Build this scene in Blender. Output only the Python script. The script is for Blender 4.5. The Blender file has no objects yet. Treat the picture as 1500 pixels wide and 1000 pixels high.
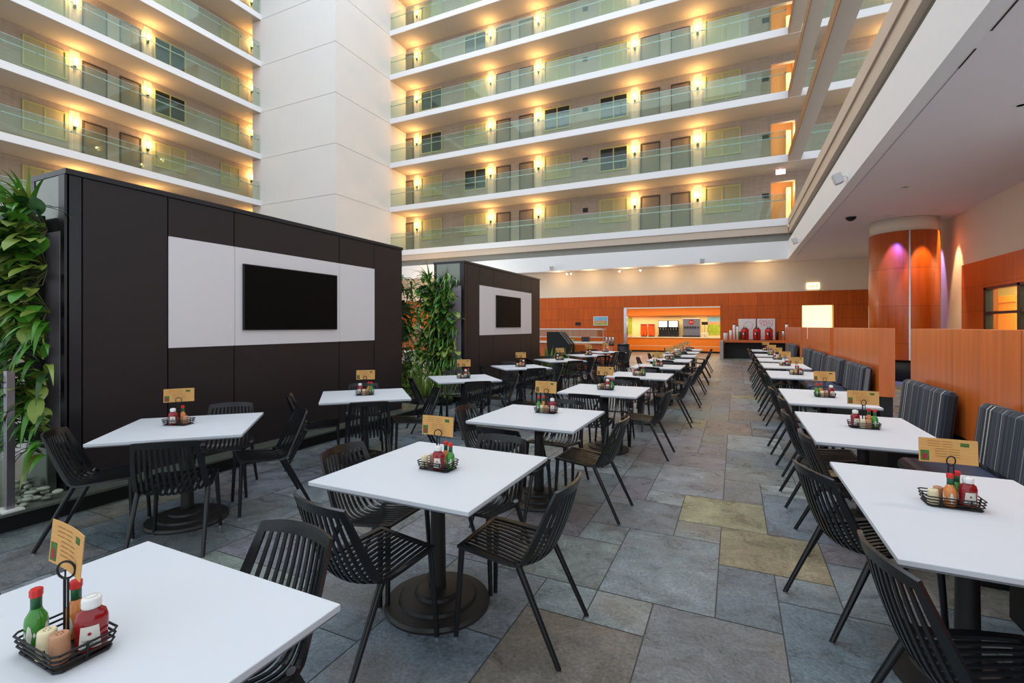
import bpy, math, random
from mathutils import Vector, Matrix
random.seed(7)
PI = math.pi
C = bpy.context.scene.collection
SC = bpy.context.scene

# ------------------------------------------------------------------ camera, sky, big lights, exposure
EYE = 1.546
cam = bpy.data.cameras.new('camera'); camo = bpy.data.objects.new('camera', cam); C.objects.link(camo)
camo.location = (0, 0, EYE); camo.rotation_euler = (PI/2, 0, math.radians(25.1))
cam.sensor_width = 36.0; cam.lens = 698/1500*36; cam.shift_y = -22/1500; cam.clip_end = 200; cam.clip_start = .05
SC.camera = camo
W = bpy.data.worlds.new('world'); SC.world = W; W.use_nodes = True
bg = W.node_tree.nodes['Background']; bg.inputs[0].default_value = (.84, .92, 1, 1); bg.inputs[1].default_value = 1.15
SC.view_settings.view_transform = 'Standard'; SC.view_settings.look = 'None'
SC.view_settings.gamma = 1; SC.view_settings.use_curve_mapping = False
SC.view_settings.exposure = 0.0

def light(name, kind, loc, energy, color=(1, 1, 1), rot=(0, 0, 0), parent=None, **kw):
    l = bpy.data.lights.new(name, kind); l.energy = energy; l.color = color
    for k, v in kw.items(): setattr(l, k, v)
    o = bpy.data.objects.new(name, l); C.objects.link(o); o.location = loc; o.rotation_euler = rot
    if parent: o.parent = parent
    return o
def aim(o, target):
    d = Vector(target)-o.location
    o.rotation_euler = d.to_track_quat('-Z', 'Y').to_euler()
# daylight through the glazed atrium roof
light('skylight', 'AREA', (-12, 9, 26.5), 4300, (.84, .92, 1), shape='RECTANGLE', size=26, size_y=30)

# ------------------------------------------------------------------ materials
def lin(c):
    return tuple(((v/255)/12.92 if v/255 <= .04045 else ((v/255+.055)/1.055)**2.4) for v in c)+(1,)
M = {}
def mat(name, col, rough=.5, metal=0, noise=0, nscale=8, spec=.5, emit=None, estr=0, bump=0, stretch=None, trans=0, alpha=1, ior=1.45, coat=0):
    m = bpy.data.materials.new(name); m.use_nodes = True; nt = m.node_tree; b = nt.nodes['Principled BSDF']
    c = lin(col); b.inputs['Base Color'].default_value = c; b.inputs['Roughness'].default_value = rough
    b.inputs['Metallic'].default_value = metal; b.inputs['Specular IOR Level'].default_value = spec
    b.inputs['IOR'].default_value = ior; b.inputs['Transmission Weight'].default_value = trans
    b.inputs['Alpha'].default_value = alpha; b.inputs['Coat Weight'].default_value = coat
    if emit: b.inputs['Emission Color'].default_value = lin(emit); b.inputs['Emission Strength'].default_value = estr
    tc = nt.nodes.new('ShaderNodeTexCoord'); mp = nt.nodes.new('ShaderNodeMapping'); nt.links.new(tc.outputs['Object'], mp.inputs[0])
    if stretch: mp.inputs['Scale'].default_value = stretch
    nz = nt.nodes.new('ShaderNodeTexNoise'); nz.inputs['Scale'].default_value = nscale; nz.inputs['Detail'].default_value = 5
    nt.links.new(mp.outputs[0], nz.inputs['Vector'])
    if noise:
        mx = nt.nodes.new('ShaderNodeMix'); mx.data_type = 'RGBA'
        mx.inputs[6].default_value = tuple(v*(1-noise) for v in c[:3])+(1,); mx.inputs[7].default_value = tuple(min(1, v*(1+noise)) for v in c[:3])+(1,)
        nt.links.new(nz.outputs[0], mx.inputs[0]); nt.links.new(mx.outputs[2], b.inputs['Base Color'])
    if bump:
        bp = nt.nodes.new('ShaderNodeBump'); bp.inputs['Strength'].default_value = bump; bp.inputs['Distance'].default_value = .01
        nt.links.new(nz.outputs[0], bp.inputs['Height']); nt.links.new(bp.outputs[0], b.inputs['Normal'])
    M[name] = m; return m
mat('table_white', (206, 210, 216), .4, noise=.03, nscale=3)
mat('table_edge', (120, 124, 130), .5)
mat('chair_black', (24, 25, 28), .27, noise=.1, nscale=30, spec=.55)
mat('iron_black', (38, 36, 35), .42, noise=.25, nscale=12, bump=.15)
mat('black', (14, 14, 15), .5)
mat('plinth_black', (20, 19, 19), .6, noise=.2)
mat('screen', (2, 2, 2), .5, spec=.15)
mat('panel_dark', (46, 39, 40), .42, noise=.06, nscale=2, spec=.4)
mat('panel_white', (238, 234, 236), .3, noise=.02)
mat('edge_dark', (34, 33, 37), .3, spec=.6)
mat('end_metal', (128, 132, 122), .16, metal=.85, noise=.1, nscale=2)
mat('end_reflection', (168, 158, 166), .45, noise=.05)
mat('planter_metal', (104, 116, 104), .2, metal=.8, noise=.1)
mat('plaster', (214, 210, 207), .8, noise=.03, nscale=1.5)
mat('fascia_white', (226, 224, 224), .6, noise=.02)
mat('ceiling_grey', (222, 216, 220), .85, noise=.03, nscale=1)
mat('ceiling_seam', (150, 145, 148), .8)
mat('beige_wall', (228, 212, 192), .85, noise=.04, nscale=2)
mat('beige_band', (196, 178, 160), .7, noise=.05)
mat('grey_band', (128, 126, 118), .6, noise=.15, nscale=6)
mat('slab_edge_shade', (128, 88, 58), .5, noise=.1)  # right slab edges: shade and warm light put into the colour
mat('slab_under', (178, 166, 152), .85, noise=.04)
mat('brick_core', (90, 80, 70), .8)
mat('curtain', (158, 150, 112), .7, noise=.12, nscale=3, stretch=(6, 6, .5))
mat('window_dark', (30, 34, 34), .12, spec=.8)
mat('window_trim', (176, 168, 112), .5, noise=.05)
mat('door_taupe', (118, 104, 86), .5, noise=.08, nscale=4)
mat('door_frame', (66, 52, 44), .5)
mat('brass_glow', (255, 220, 150), .5, emit=(255, 196, 110), estr=14)
mat('chrome', (200, 204, 210), .22, metal=1, noise=.04)
mat('rail_steel', (196, 206, 210), .3, metal=.6)
mat('stainless', (150, 146, 150), .3, metal=.9, noise=.1)
mat('curb_stone', (88, 94, 86), .35, noise=.35, nscale=6, bump=.1)
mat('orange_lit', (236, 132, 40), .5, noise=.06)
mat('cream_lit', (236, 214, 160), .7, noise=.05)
mat('counter_white', (236, 226, 206), .3)
mat('red_plastic', (190, 30, 26), .3, noise=.05)
mat('orange_plastic', (222, 96, 36), .3)
mat('white_plastic', (232, 232, 228), .35, noise=.02)
mat('ketchup', (142, 16, 24), .14, noise=.1, coat=.5)
mat('green_glass', (58, 138, 44), .1, noise=.12, coat=.5)
mat('orange_sauce', (214, 132, 66), .14, noise=.12, coat=.5)
mat('cap_red', (208, 44, 40), .35)
mat('neck_green', (34, 96, 60), .3, noise=.5, nscale=90)
mat('label_white', (222, 220, 208), .5)
mat('label_ink', (90, 88, 86), .6)
mat('shaker_cream', (226, 212, 172), .45, noise=.12, nscale=60, stretch=(1, 1, .1))
mat('shaker_tan', (188, 138, 104), .45, noise=.15, nscale=60, stretch=(1, 1, .1))
mat('card_tan', (208, 156, 88), .6, noise=.16, nscale=60, stretch=(.4, 1, 2))
mat('card_ink', (158, 110, 56), .7)
mat('card_green', (60, 104, 40), .6, noise=.7, nscale=60)
mat('card_red', (160, 28, 50), .6)
mat('leaf_a', (72, 130, 38), .36, noise=.35, nscale=6, spec=.5)
mat('leaf_b', (124, 146, 60), .4, noise=.4, nscale=9)
mat('leaf_c', (46, 84, 38), .32, noise=.3, nscale=6)
mat('leaf_red', (150, 72, 50), .4, noise=.4)
mat('stem', (70, 82, 40), .6)
mat('soil', (22, 24, 18), .9, noise=.3)
mat('pebble', (172, 180, 162), .5, noise=.18, nscale=12)
mat('pebble_dark', (112, 122, 110), .5, noise=.18, nscale=12)
mat('leather', (72, 80, 100), .38, noise=.1, nscale=20, bump=.05)
mat('stone_block', (150, 156, 156), .5, noise=.15, nscale=5)
mat('speaker_grey', (196, 196, 198), .5, noise=.03)
mat('sign_face', (255, 236, 190), .5, emit=(255, 226, 170), estr=2.2)
mat('sign_pink', (255, 220, 220), .5, emit=(255, 200, 200), estr=2.0)
mat('sign_letter', (200, 70, 40), .5)
mat('room_glow', (255, 250, 210), .5, emit=(255, 246, 190), estr=1.25)
mat('bulb', (255, 236, 200), .5, emit=(255, 220, 160), estr=30)
mat('bulb_white', (255, 255, 255), .5, emit=(245, 250, 255), estr=30)
mat('oven_lit', (255, 250, 240), .5, emit=(255, 244, 228), estr=2.2)
mat('paper_white', (226, 222, 224), .6)
mat('paper_pink', (214, 90, 104), .6)
mat('glass_cup', (200, 205, 205), .15, metal=.4)
mat('art_sky', (120, 176, 206), .5, noise=.25, nscale=4)
mat('art_field', (150, 170, 50), .5, noise=.7, nscale=8)
mat('art_hill', (206, 150, 110), .5, noise=.35, nscale=8)
mat('fabric_grey', (60, 62, 70), .85)
mat('lobby_orange', (206, 160, 104), .6, noise=.1)
mat('lobby_gold', (255, 205, 110), .5, emit=(255, 205, 130), estr=1.1)
# panel glass of the railings: pale green, mostly clear, catching reflections
def mk_glass():
    m = bpy.data.materials.new('rail_glass'); m.use_nodes = True; nt = m.node_tree; nt.nodes.clear()
    out = nt.nodes.new('ShaderNodeOutputMaterial'); t = nt.nodes.new('ShaderNodeBsdfTransparent'); g = nt.nodes.new('ShaderNodeBsdfGlossy')
    t.inputs[0].default_value = lin((238, 248, 242)); g.inputs['Roughness'].default_value = .02; g.inputs['Color'].default_value = lin((220, 240, 232))
    d = nt.nodes.new('ShaderNodeBsdfDiffuse'); d.inputs[0].default_value = lin((150, 176, 160))
    lw = nt.nodes.new('ShaderNodeLayerWeight'); lw.inputs[0].default_value = .5
    pw = nt.nodes.new('ShaderNodeMath'); pw.operation = 'POWER'; pw.inputs[1].default_value = 4.5; nt.links.new(lw.outputs['Facing'], pw.inputs[0])
    f = nt.nodes.new('ShaderNodeMath'); f.operation = 'MULTIPLY_ADD'; f.inputs[1].default_value = .85; f.inputs[2].default_value = .045; nt.links.new(pw.outputs[0], f.inputs[0])
    mx = nt.nodes.new('ShaderNodeMixShader'); nt.links.new(f.outputs[0], mx.inputs[0]); nt.links.new(t.outputs[0], mx.inputs[1]); nt.links.new(g.outputs[0], mx.inputs[2])
    m2 = nt.nodes.new('ShaderNodeMixShader'); m2.inputs[0].default_value = .035; nt.links.new(mx.outputs[0], m2.inputs[1]); nt.links.new(d.outputs[0], m2.inputs[2])
    nt.links.new(m2.outputs[0], out.inputs[0]); M['rail_glass'] = m
    m = bpy.data.materials.new('mirror_glass'); m.use_nodes = True; b = m.node_tree.nodes['Principled BSDF']
    b.inputs['Base Color'].default_value = lin((206, 210, 206)); b.inputs['Metallic'].default_value = 1; b.inputs['Roughness'].default_value = .02
    M['mirror_glass'] = m
mk_glass()
def panel_mat(name, col, axis, bw, bh, mortar=.006, mcol=None, rough=.4, grain=.16, ox=0, oz=0, offset=0, vary=.06, spec=.5, coat=0, gsc=(9, 9, .6)):
    """wood / block facing: grid of panels on a plane; axis 'x' = the wall runs along X, 'y' = along Y"""
    m = bpy.data.materials.new(name); m.use_nodes = True; nt = m.node_tree; b = nt.nodes['Principled BSDF']
    b.inputs['Roughness'].default_value = rough; b.inputs['Specular IOR Level'].default_value = spec; b.inputs['Coat Weight'].default_value = coat
    b.inputs['Coat Roughness'].default_value = .25
    tc = nt.nodes.new('ShaderNodeTexCoord'); sp = nt.nodes.new('ShaderNodeSeparateXYZ'); cb = nt.nodes.new('ShaderNodeCombineXYZ')
    nt.links.new(tc.outputs['Object'], sp.inputs[0]); nt.links.new(sp.outputs['X' if axis == 'x' else 'Y'], cb.inputs[0]); nt.links.new(sp.outputs['Z'], cb.inputs[1])
    mp = nt.nodes.new('ShaderNodeMapping'); mp.inputs['Location'].default_value = (ox, oz, 0); nt.links.new(cb.outputs[0], mp.inputs[0])
    br = nt.nodes.new('ShaderNodeTexBrick'); br.offset = offset; br.squash = 1; br.inputs['Scale'].default_value = 1
    br.inputs['Brick Width'].default_value = bw; br.inputs['Row Height'].default_value = bh; br.inputs['Mortar Size'].default_value = mortar; br.inputs['Mortar Smooth'].default_value = .1
    c = lin(col)
    br.inputs['Color1'].default_value = tuple(v*(1-vary) for v in c[:3])+(1,); br.inputs['Color2'].default_value = tuple(min(1, v*(1+vary)) for v in c[:3])+(1,)
    br.inputs['Mortar'].default_value = lin(mcol) if mcol else tuple(v*.35 for v in c[:3])+(1,)
    nt.links.new(mp.outputs[0], br.inputs['Vector'])
    mp2 = nt.nodes.new('ShaderNodeMapping'); mp2.inputs['Scale'].default_value = gsc; nt.links.new(tc.outputs['Object'], mp2.inputs[0])
    nz = nt.nodes.new('ShaderNodeTexNoise'); nz.inputs['Scale'].default_value = 1.6; nz.inputs['Detail'].default_value = 6; nt.links.new(mp2.outputs[0], nz.inputs['Vector'])
    mr = nt.nodes.new('ShaderNodeMapRange'); mr.inputs[1].default_value = .3; mr.inputs[2].default_value = .7; mr.inputs[3].default_value = 1-grain; mr.inputs[4].default_value = 1+grain
    nt.links.new(nz.outputs[0], mr.inputs[0])
    mx = nt.nodes.new('ShaderNodeMix'); mx.data_type = 'RGBA'; mx.blend_type = 'MULTIPLY'; mx.inputs[0].default_value = 1
    nt.links.new(br.outputs[0], mx.inputs[6]); nt.links.new(mr.outputs[0], mx.inputs[7]); nt.links.new(mx.outputs[2], b.inputs['Base Color'])
    M[name] = m
WOOD = (190, 84, 12)
panel_mat('wood_far', WOOD, 'x', 1.28, .64, ox=.3, oz=.0, spec=.3)
panel_mat('wood_right', WOOD, 'y', 1.28, .64, oz=.0, coat=.2)
panel_mat('wood_divider', (212, 106, 38), 'y', 1.22, 3.0, ox=-.17, oz=.2, coat=.35, rough=.35)
panel_mat('wood_round', WOOD, 'x', 9, 1.06, ox=4, oz=0, coat=.5, rough=.3)
panel_mat('wood_plain', (196, 92, 26), 'x', 9, 9, ox=4, oz=4, coat=.2)
panel_mat('balcony_far', (166, 148, 132), 'x', .6, .1, mortar=.004, mcol=(140, 124, 110), offset=.5, vary=.07, rough=.8, grain=.06)
panel_mat('balcony_left', (166, 148, 132), 'y', .6, .1, mortar=.004, mcol=(140, 124, 110), offset=.5, vary=.07, rough=.8, grain=.06)
# striped upholstery
def stripes():
    m = bpy.data.materials.new('striped_fabric'); m.use_nodes = True; nt = m.node_tree; b = nt.nodes['Principled BSDF']; b.inputs['Roughness'].default_value = .9
    tc = nt.nodes.new('ShaderNodeTexCoord'); sp = nt.nodes.new('ShaderNodeSeparateXYZ'); nt.links.new(tc.outputs['Object'], sp.inputs[0])
    nz = nt.nodes.new('ShaderNodeTexNoise'); nz.noise_dimensions = '1D'; nz.inputs['Scale'].default_value = 34; nz.inputs['Detail'].default_value = 2
    nt.links.new(sp.outputs['Y'], nz.inputs['W'])
    cr = nt.nodes.new('ShaderNodeValToRGB'); cr.color_ramp.interpolation = 'LINEAR'; e = cr.color_ramp.elements
    e[0].position = .34; e[0].color = lin((26, 28, 34)); e[1].position = .74; e[1].color = lin((196, 192, 186))
    for p, c in ((.44, (52, 56, 66)), (.52, (70, 74, 84)), (.56, (44, 48, 56)), (.63, (104, 106, 112))):
        x = e.new(p); x.color = lin(c)
    nt.links.new(nz.outputs[0], cr.inputs[0]); nt.links.new(cr.outputs[0], b.inputs['Base Color']); M['striped_fabric'] = m
stripes()
def slate():
    m = bpy.data.materials.new('slate'); m.use_nodes = True; nt = m.node_tree; b = nt.nodes['Principled BSDF']
    at = nt.nodes.new('ShaderNodeAttribute'); at.attribute_name = 'tile'
    tc = nt.nodes.new('ShaderNodeTexCoord'); mp = nt.nodes.new('ShaderNodeMapping'); nt.links.new(tc.outputs['Object'], mp.inputs[0])
    va = nt.nodes.new('ShaderNodeVectorMath'); va.operation = 'ADD'; nt.links.new(mp.outputs[0], va.inputs[0])
    sc = nt.nodes.new('ShaderNodeVectorMath'); sc.operation = 'SCALE'; sc.inputs['Scale'].default_value = 40; nt.links.new(at.outputs['Color'], sc.inputs[0]); nt.links.new(sc.outputs[0], va.inputs[1])
    n1 = nt.nodes.new('ShaderNodeTexNoise'); n1.inputs['Scale'].default_value = 5; n1.inputs['Detail'].default_value = 8; n1.inputs['Roughness'].default_value = .65; n1.inputs['Distortion'].default_value = .6; nt.links.new(va.outputs[0], n1.inputs['Vector'])
    n2 = nt.nodes.new('ShaderNodeTexNoise'); n2.inputs['Scale'].default_value = 55; n2.inputs['Detail'].default_value = 6; n2.inputs['Roughness'].default_value = .7; nt.links.new(va.outputs[0], n2.inputs['Vector'])
    r1 = nt.nodes.new('ShaderNodeMapRange'); r1.inputs[1].default_value = .3; r1.inputs[2].default_value = .7; r1.inputs[3].default_value = .56; r1.inputs[4].default_value = 1.5; nt.links.new(n1.outputs[0], r1.inputs[0])
    r2 = nt.nodes.new('ShaderNodeMapRange'); r2.inputs[1].default_value = .3; r2.inputs[2].default_value = .7; r2.inputs[3].default_value = .58; r2.inputs[4].default_value = 1.46; nt.links.new(n2.outputs[0], r2.inputs[0])
    mu = nt.nodes.new('ShaderNodeMath'); mu.operation = 'MULTIPLY'; nt.links.new(r1.outputs[0], mu.inputs[0]); nt.links.new(r2.outputs[0], mu.inputs[1])
    mx = nt.nodes.new('ShaderNodeMix'); mx.data_type = 'RGBA'; mx.blend_type = 'MULTIPLY'; mx.inputs[0].default_value = 1
    nt.links.new(at.outputs['Color'], mx.inputs[6]); nt.links.new(mu.outputs[0], mx.inputs[7])
    # rusty / ochre veils over part of the stone
    n3 = nt.nodes.new('ShaderNodeTexNoise'); n3.inputs['Scale'].default_value = 1.3; n3.inputs['Detail'].default_value = 7; nt.links.new(va.outputs[0], n3.inputs['Vector'])
    r3 = nt.nodes.new('ShaderNodeMapRange'); r3.inputs[1].default_value = .56; r3.inputs[2].default_value = .72; r3.inputs[3].default_value = 0; r3.inputs[4].default_value = .45; nt.links.new(n3.outputs[0], r3.inputs[0])
    m3 = nt.nodes.new('ShaderNodeMix'); m3.data_type = 'RGBA'; nt.links.new(r3.outputs[0], m3.inputs[0]); nt.links.new(mx.outputs[2], m3.inputs[6]); m3.inputs[7].default_value = lin((128, 108, 84))
    nt.links.new(m3.outputs[2], b.inputs['Base Color'])
    r4 = nt.nodes.new('ShaderNodeMapRange'); r4.inputs[3].default_value = .17; r4.inputs[4].default_value = .42; nt.links.new(n1.outputs[0], r4.inputs[0]); nt.links.new(r4.outputs[0], b.inputs['Roughness'])
    bp = nt.nodes.new('ShaderNodeBump'); bp.inputs['Strength'].default_value = .5; bp.inputs['Distance'].default_value = .007; nt.links.new(mu.outputs[0], bp.inputs['Height']); nt.links.new(bp.outputs[0], b.inputs['Normal'])
    M['slate'] = m
slate()
mat('grout', (70, 72, 70), .9)

# ------------------------------------------------------------------ mesh builder
class MB:
    def __init__(s): s.v = []; s.f = []; s.mi = []; s.sm = []
    def add(s, vs, fs, mi=0, smooth=False):
        o = len(s.v); s.v += [tuple(v) for v in vs]
        for f in fs: s.f.append(tuple(i+o for i in f)); s.mi.append(mi); s.sm.append(smooth)
    def box(s, x0, x1, y0, y1, z0, z1, mi=0, bev=0, mtx=None):
        if bev <= 0:
            vs = [(x, y, z) for z in (z0, z1) for y in (y0, y1) for x in (x0, x1)]
            fs = [(0, 2, 3, 1), (4, 5, 7, 6), (0, 1, 5, 4), (2, 6, 7, 3), (0, 4, 6, 2), (1, 3, 7, 5)]
        else:
            b = min(bev, (x1-x0)/2.01, (y1-y0)/2.01, (z1-z0)/2.01); vs = []; fs = []
            # octagonal-ring style chamfer on all edges
            def ring(z, k):
                return [(x0+b+k, y0+k, z), (x1-b-k, y0+k, z), (x1-k, y0+b+k, z), (x1-k, y1-b-k, z), (x1-b-k, y1-k, z), (x0+b+k, y1-k, z), (x0+k, y1-b-k, z), (x0+k, y0+b+k, z)]
            rs = [ring(z0, b*.7), ring(z0+b, 0), ring(z1-b, 0), ring(z1, b*.7)]
            for r in rs: vs += r
            for q in range(3):
                for i in range(8):
                    j = (i+1) % 8; fs.append((q*8+i, q*8+j, (q+1)*8+j, (q+1)*8+i))
            fs.append(tuple(range(7, -1, -1))); fs.append(tuple(range(24, 32)))
        if mtx: vs = [mtx @ Vector(v) for v in vs]
        s.add(vs, fs, mi)
    def tube(s, p, q, r0, r1=None, n=10, mi=0, caps=True, smooth=True):
        p = Vector(p); q = Vector(q); r1 = r0 if r1 is None else r1; d = (q-p).normalized()
        a = d.cross(Vector((0, 0, 1))) if abs(d.z) < .95 else d.cross(Vector((1, 0, 0))); a.normalize(); b = d.cross(a)
        vs = []
        for c, r in ((p, r0), (q, r1)):
            for i in range(n):
                t = 2*PI*i/n; vs.append(c+a*math.cos(t)*r+b*math.sin(t)*r)
        fs = [(i, (i+1) % n, n+(i+1) % n, n+i) for i in range(n)]
        s.add(vs, fs, mi, smooth)
        if caps: s.add(vs, [tuple(range(n-1, -1, -1)), tuple(range(n, 2*n))], mi)
    def path(s, pts, r, n=6, closed=False, mi=0):
        m = len(pts); pts = [Vector(p) for p in pts]
        for i in range(m if closed else m-1): s.tube(pts[i], pts[(i+1) % m], r, n=n, mi=mi)
    def lathe(s, prof, n=24, c=(0, 0, 0), mi=0, sx=1, sy=1, smooth=True, mis=None):
        vs = []
        for r, z in prof:
            for i in range(n):
                t = 2*PI*i/n; vs.append((c[0]+r*math.cos(t)*sx, c[1]+r*math.sin(t)*sy, c[2]+z))
        for q in range(len(prof)-1):
            k = mis[q] if mis else mi
            s.add([], [], 0)
        o = len(s.v); s.v += vs
        for q in range(len(prof)-1):
            for i in range(n):
                j = (i+1) % n; s.f.append((o+q*n+i, o+q*n+j, o+(q+1)*n+j, o+(q+1)*n+i)); s.mi.append(mis[q] if mis else mi); s.sm.append(smooth)
        if prof[0][0] > 1e-5: s.f.append(tuple(o+i for i in range(n-1, -1, -1))); s.mi.append(mi); s.sm.append(False)
        if prof[-1][0] > 1e-5: s.f.append(tuple(o+(len(prof)-1)*n+i for i in range(n))); s.mi.append(mi); s.sm.append(False)
    def quad(s, a, b, c, d, mi=0): s.add([a, b, c, d], [(0, 1, 2, 3)], mi)
    def build(s, name, mats, parent=None, loc=None):
        me = bpy.data.meshes.new(name); me.from_pydata(s.v, [], s.f)
        for m in (mats if isinstance(mats, (list, tuple)) else [mats]): me.materials.append(M[m])
        me.polygons.foreach_set('material_index', s.mi); me.polygons.foreach_set('use_smooth', s.sm); me.update()
        o = bpy.data.objects.new(name, me); C.objects.link(o)
        if parent: o.parent = parent
        if loc: o.location = loc
        return o
def tag(o, label=None, cat=None, group=None, kind=None):
    if label: o['label'] = label
    if cat: o['category'] = cat
    if group: o['group'] = group
    if kind: o['kind'] = kind
    return o
def empty(name, loc=(0, 0, 0), rz=0):
    o = bpy.data.objects.new(name, None); C.objects.link(o); o.location = loc; o.rotation_euler = (0, 0, rz); o.empty_display_size = .1; return o
KIDS = {}
def kids(o): return [c for c in bpy.data.objects if c.parent == o]
def proto_tree(o): return (o, [proto_tree(c) for c in kids(o)])
def copy_tree(t, parent=None):
    o, ch = t; c = o.copy(); C.objects.link(c)
    if parent: c.parent = parent
    for k in ch: copy_tree(k, c)
    return c
class Kind:
    """first use moves the prototype itself, later uses copy it and its parts"""
    def __init__(s, root): s.t = proto_tree(root); s.used = False
    def put(s, loc, rz=0, label=None, group=None, cat=None):
        if s.used: o = copy_tree(s.t)
        else: o = s.t[0]; s.used = True
        o.location = loc; o.rotation_euler = (0, 0, rz)
        tag(o, label, cat, group); return o
def struct(name, mb, mats): return tag(mb.build(name, mats), kind='structure')
def text_mesh(body, size, mtx, matname, name, parent, ext=.001):
    cu = bpy.data.curves.new('t', 'FONT'); cu.body = body; cu.size = size; cu.align_x = 'CENTER'; cu.align_y = 'CENTER'; cu.extrude = ext
    t = bpy.data.objects.new('t', cu); C.objects.link(t); dg = bpy.context.evaluated_depsgraph_get(); dg.update()
    me = bpy.data.meshes.new_from_object(t.evaluated_get(dg)); bpy.data.objects.remove(t)
    me.transform(mtx); me.materials.clear(); me.materials.append(M[matname])
    o = bpy.data.objects.new(name, me); C.objects.link(o)
    if parent: o.parent = parent
    return o

# ------------------------------------------------------------------ floor
U = .3165; OX = -.73; OY = 2.745
GREY = (112, 119, 123); BLUE = (102, 113, 121); YEL = (136, 130, 104); BRN = (112, 108, 101); PUR = (112, 112, 117); LGT = (128, 137, 138); DRK = (92, 98, 103); GRN = (112, 119, 116)
known = [(0, 0, 2, 3, GREY), (1, 3, 1, 1, LGT), (2, 2, 2, 2, YEL), (2, 0, 1, 2, BLUE), (3, 1, 1, 1, BLUE), (1, 4, 2, 2, YEL), (3, 4, 2, 3, BLUE), (-1, 3, 2, 2, GREY),
         (0, 5, 1, 1, LGT), (0, 6, 2, 3, GREY), (2, 6, 1, 2, PUR), (2, 8, 2, 2, GREY), (1, -3, 2, 3, PUR), (0, -1, 1, 1, LGT), (-2, 0, 2, 2, GRN), (-1, -3, 2, 2, BRN), (3, -2, 2, 3, BLUE),
         (3, 2+0, 1, 0, 0)]
def make_floor():
    x0, x1, y0, y1 = -92, 20, -16, 91
    occ = {}; tiles = []
    def put(i, j, w, h, c):
        for a in range(w):
            for b in range(h): occ[(i+a, j+b)] = 1
        tiles.append((i, j, w, h, c))
    for t in known:
        if t[3] and t[4]: put(*t)
    rnd = random.Random(5)
    for j in range(y0, y1):
        for i in range(x0, x1):
            if (i, j) in occ: continue
            opts = [(2, 3), (3, 2), (2, 2), (2, 2), (1, 2), (2, 1), (1, 1)]; rnd.shuffle(opts); opts.sort(key=lambda s: -s[0]*s[1]*rnd.uniform(.45, 1))
            for w, h in opts:
                if all((i+a, j+b) not in occ for a in range(w) for b in range(h)):
                    put(i, j, w, h, rnd.choice([GREY, GREY, GREY, BLUE, BLUE, PUR, GRN, BRN, LGT, DRK, YEL if rnd.random() < .35 else GREY])); break
    mb = MB(); cols = []; g = .0035
    for i, j, w, h, c in tiles:
        xa = OX+i*U; ya = OY+j*U
        mb.quad((xa+g, ya+g, 0), (xa+w*U-g, ya+g, 0), (xa+w*U-g, ya+h*U-g, 0), (xa+g, ya+h*U-g, 0), 0)
        k = rnd.uniform(.86, 1.12); cols.append(tuple(v*k*rnd.uniform(.96, 1.04) for v in lin(c)[:3])+(1,))
    n = len(cols)
    mb.quad((OX+x0*U, OY+y0*U, -.003), (OX+x1*U, OY+y0*U, -.003), (OX+x1*U, OY+y1*U, -.003), (OX+x0*U, OY+y1*U, -.003), 1)
    o = struct('floor', mb, ['slate', 'grout']); me = o.data
    a = me.color_attributes.new('tile', 'FLOAT_COLOR', 'CORNER')
    li = 0; buf = []
    for c in cols+[(0.1, .1, .1, 1)]: buf += list(c)*4
    a.data.foreach_set('color', buf)
make_floor()

# ------------------------------------------------------------------ building shell
FY = 25.0; WY = 26.0; SX = 2.18; CZ = 4.62; RX = 5.5
LX = -26.8; FH = 2.9; Z0 = 6.17; NL = 7
b = MB(); b.box(SX+.2, RX+.3, 2.5, WY+.1, CZ, CZ+.15); b.box(-30, SX+.2, FY+.2, WY+.1, CZ, CZ+.15); struct('ceiling', b, 'ceiling_grey')
# ground-storey far wall: wood below 3.2, plaster above, with the servery opening and the lit hatch
OX0, OX1, OZ = -5.43, -.68, 2.56; HX0, HX1, HZ0, HZ1 = 2.84, 4.08, .95, 2.54; WT = 3.2
b = MB()
b.box(-30, OX0, WY, WY+.25, 0, WT); b.box(OX0, OX1, WY, WY+.25, OZ, WT); b.box(OX1, HX0, WY, WY+.25, 0, WT); b.box(HX0, HX1, WY, WY+.25, HZ1, WT); b.box(HX0, HX1, WY, WY+.25, 0, HZ0); b.box(HX1, RX, WY, WY+.25, 0, WT)
struct('wall_back', b, 'wood_far')
b = MB(); b.box(-30, RX+.2, WY+.03, WY+.25, WT, CZ); struct('wall_back_upper', b, 'beige_wall')
b = MB(); b.box(RX+.03, RX+.3, 16.7, WY, 0, CZ); b.box(RX+.03, RX+.3, 9.5, 16.7, 3.18, CZ); struct('wall_right_upper', b, 'beige_wall')
b = MB(); VY0, VY1, VZ0, VZ1 = 10.6, 15.4, 1.0, 2.49
b.box(RX, RX+.25, VY1, 16.7, 0, 3.18); b.box(RX, RX+.25, VY0, VY1, VZ1, 3.18); b.box(RX, RX+.25, VY0, VY1, 0, VZ0); b.box(RX, RX+.25, 9.5, VY0, 0, 3.18)
struct('wall_right', b, 'wood_right')
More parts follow.
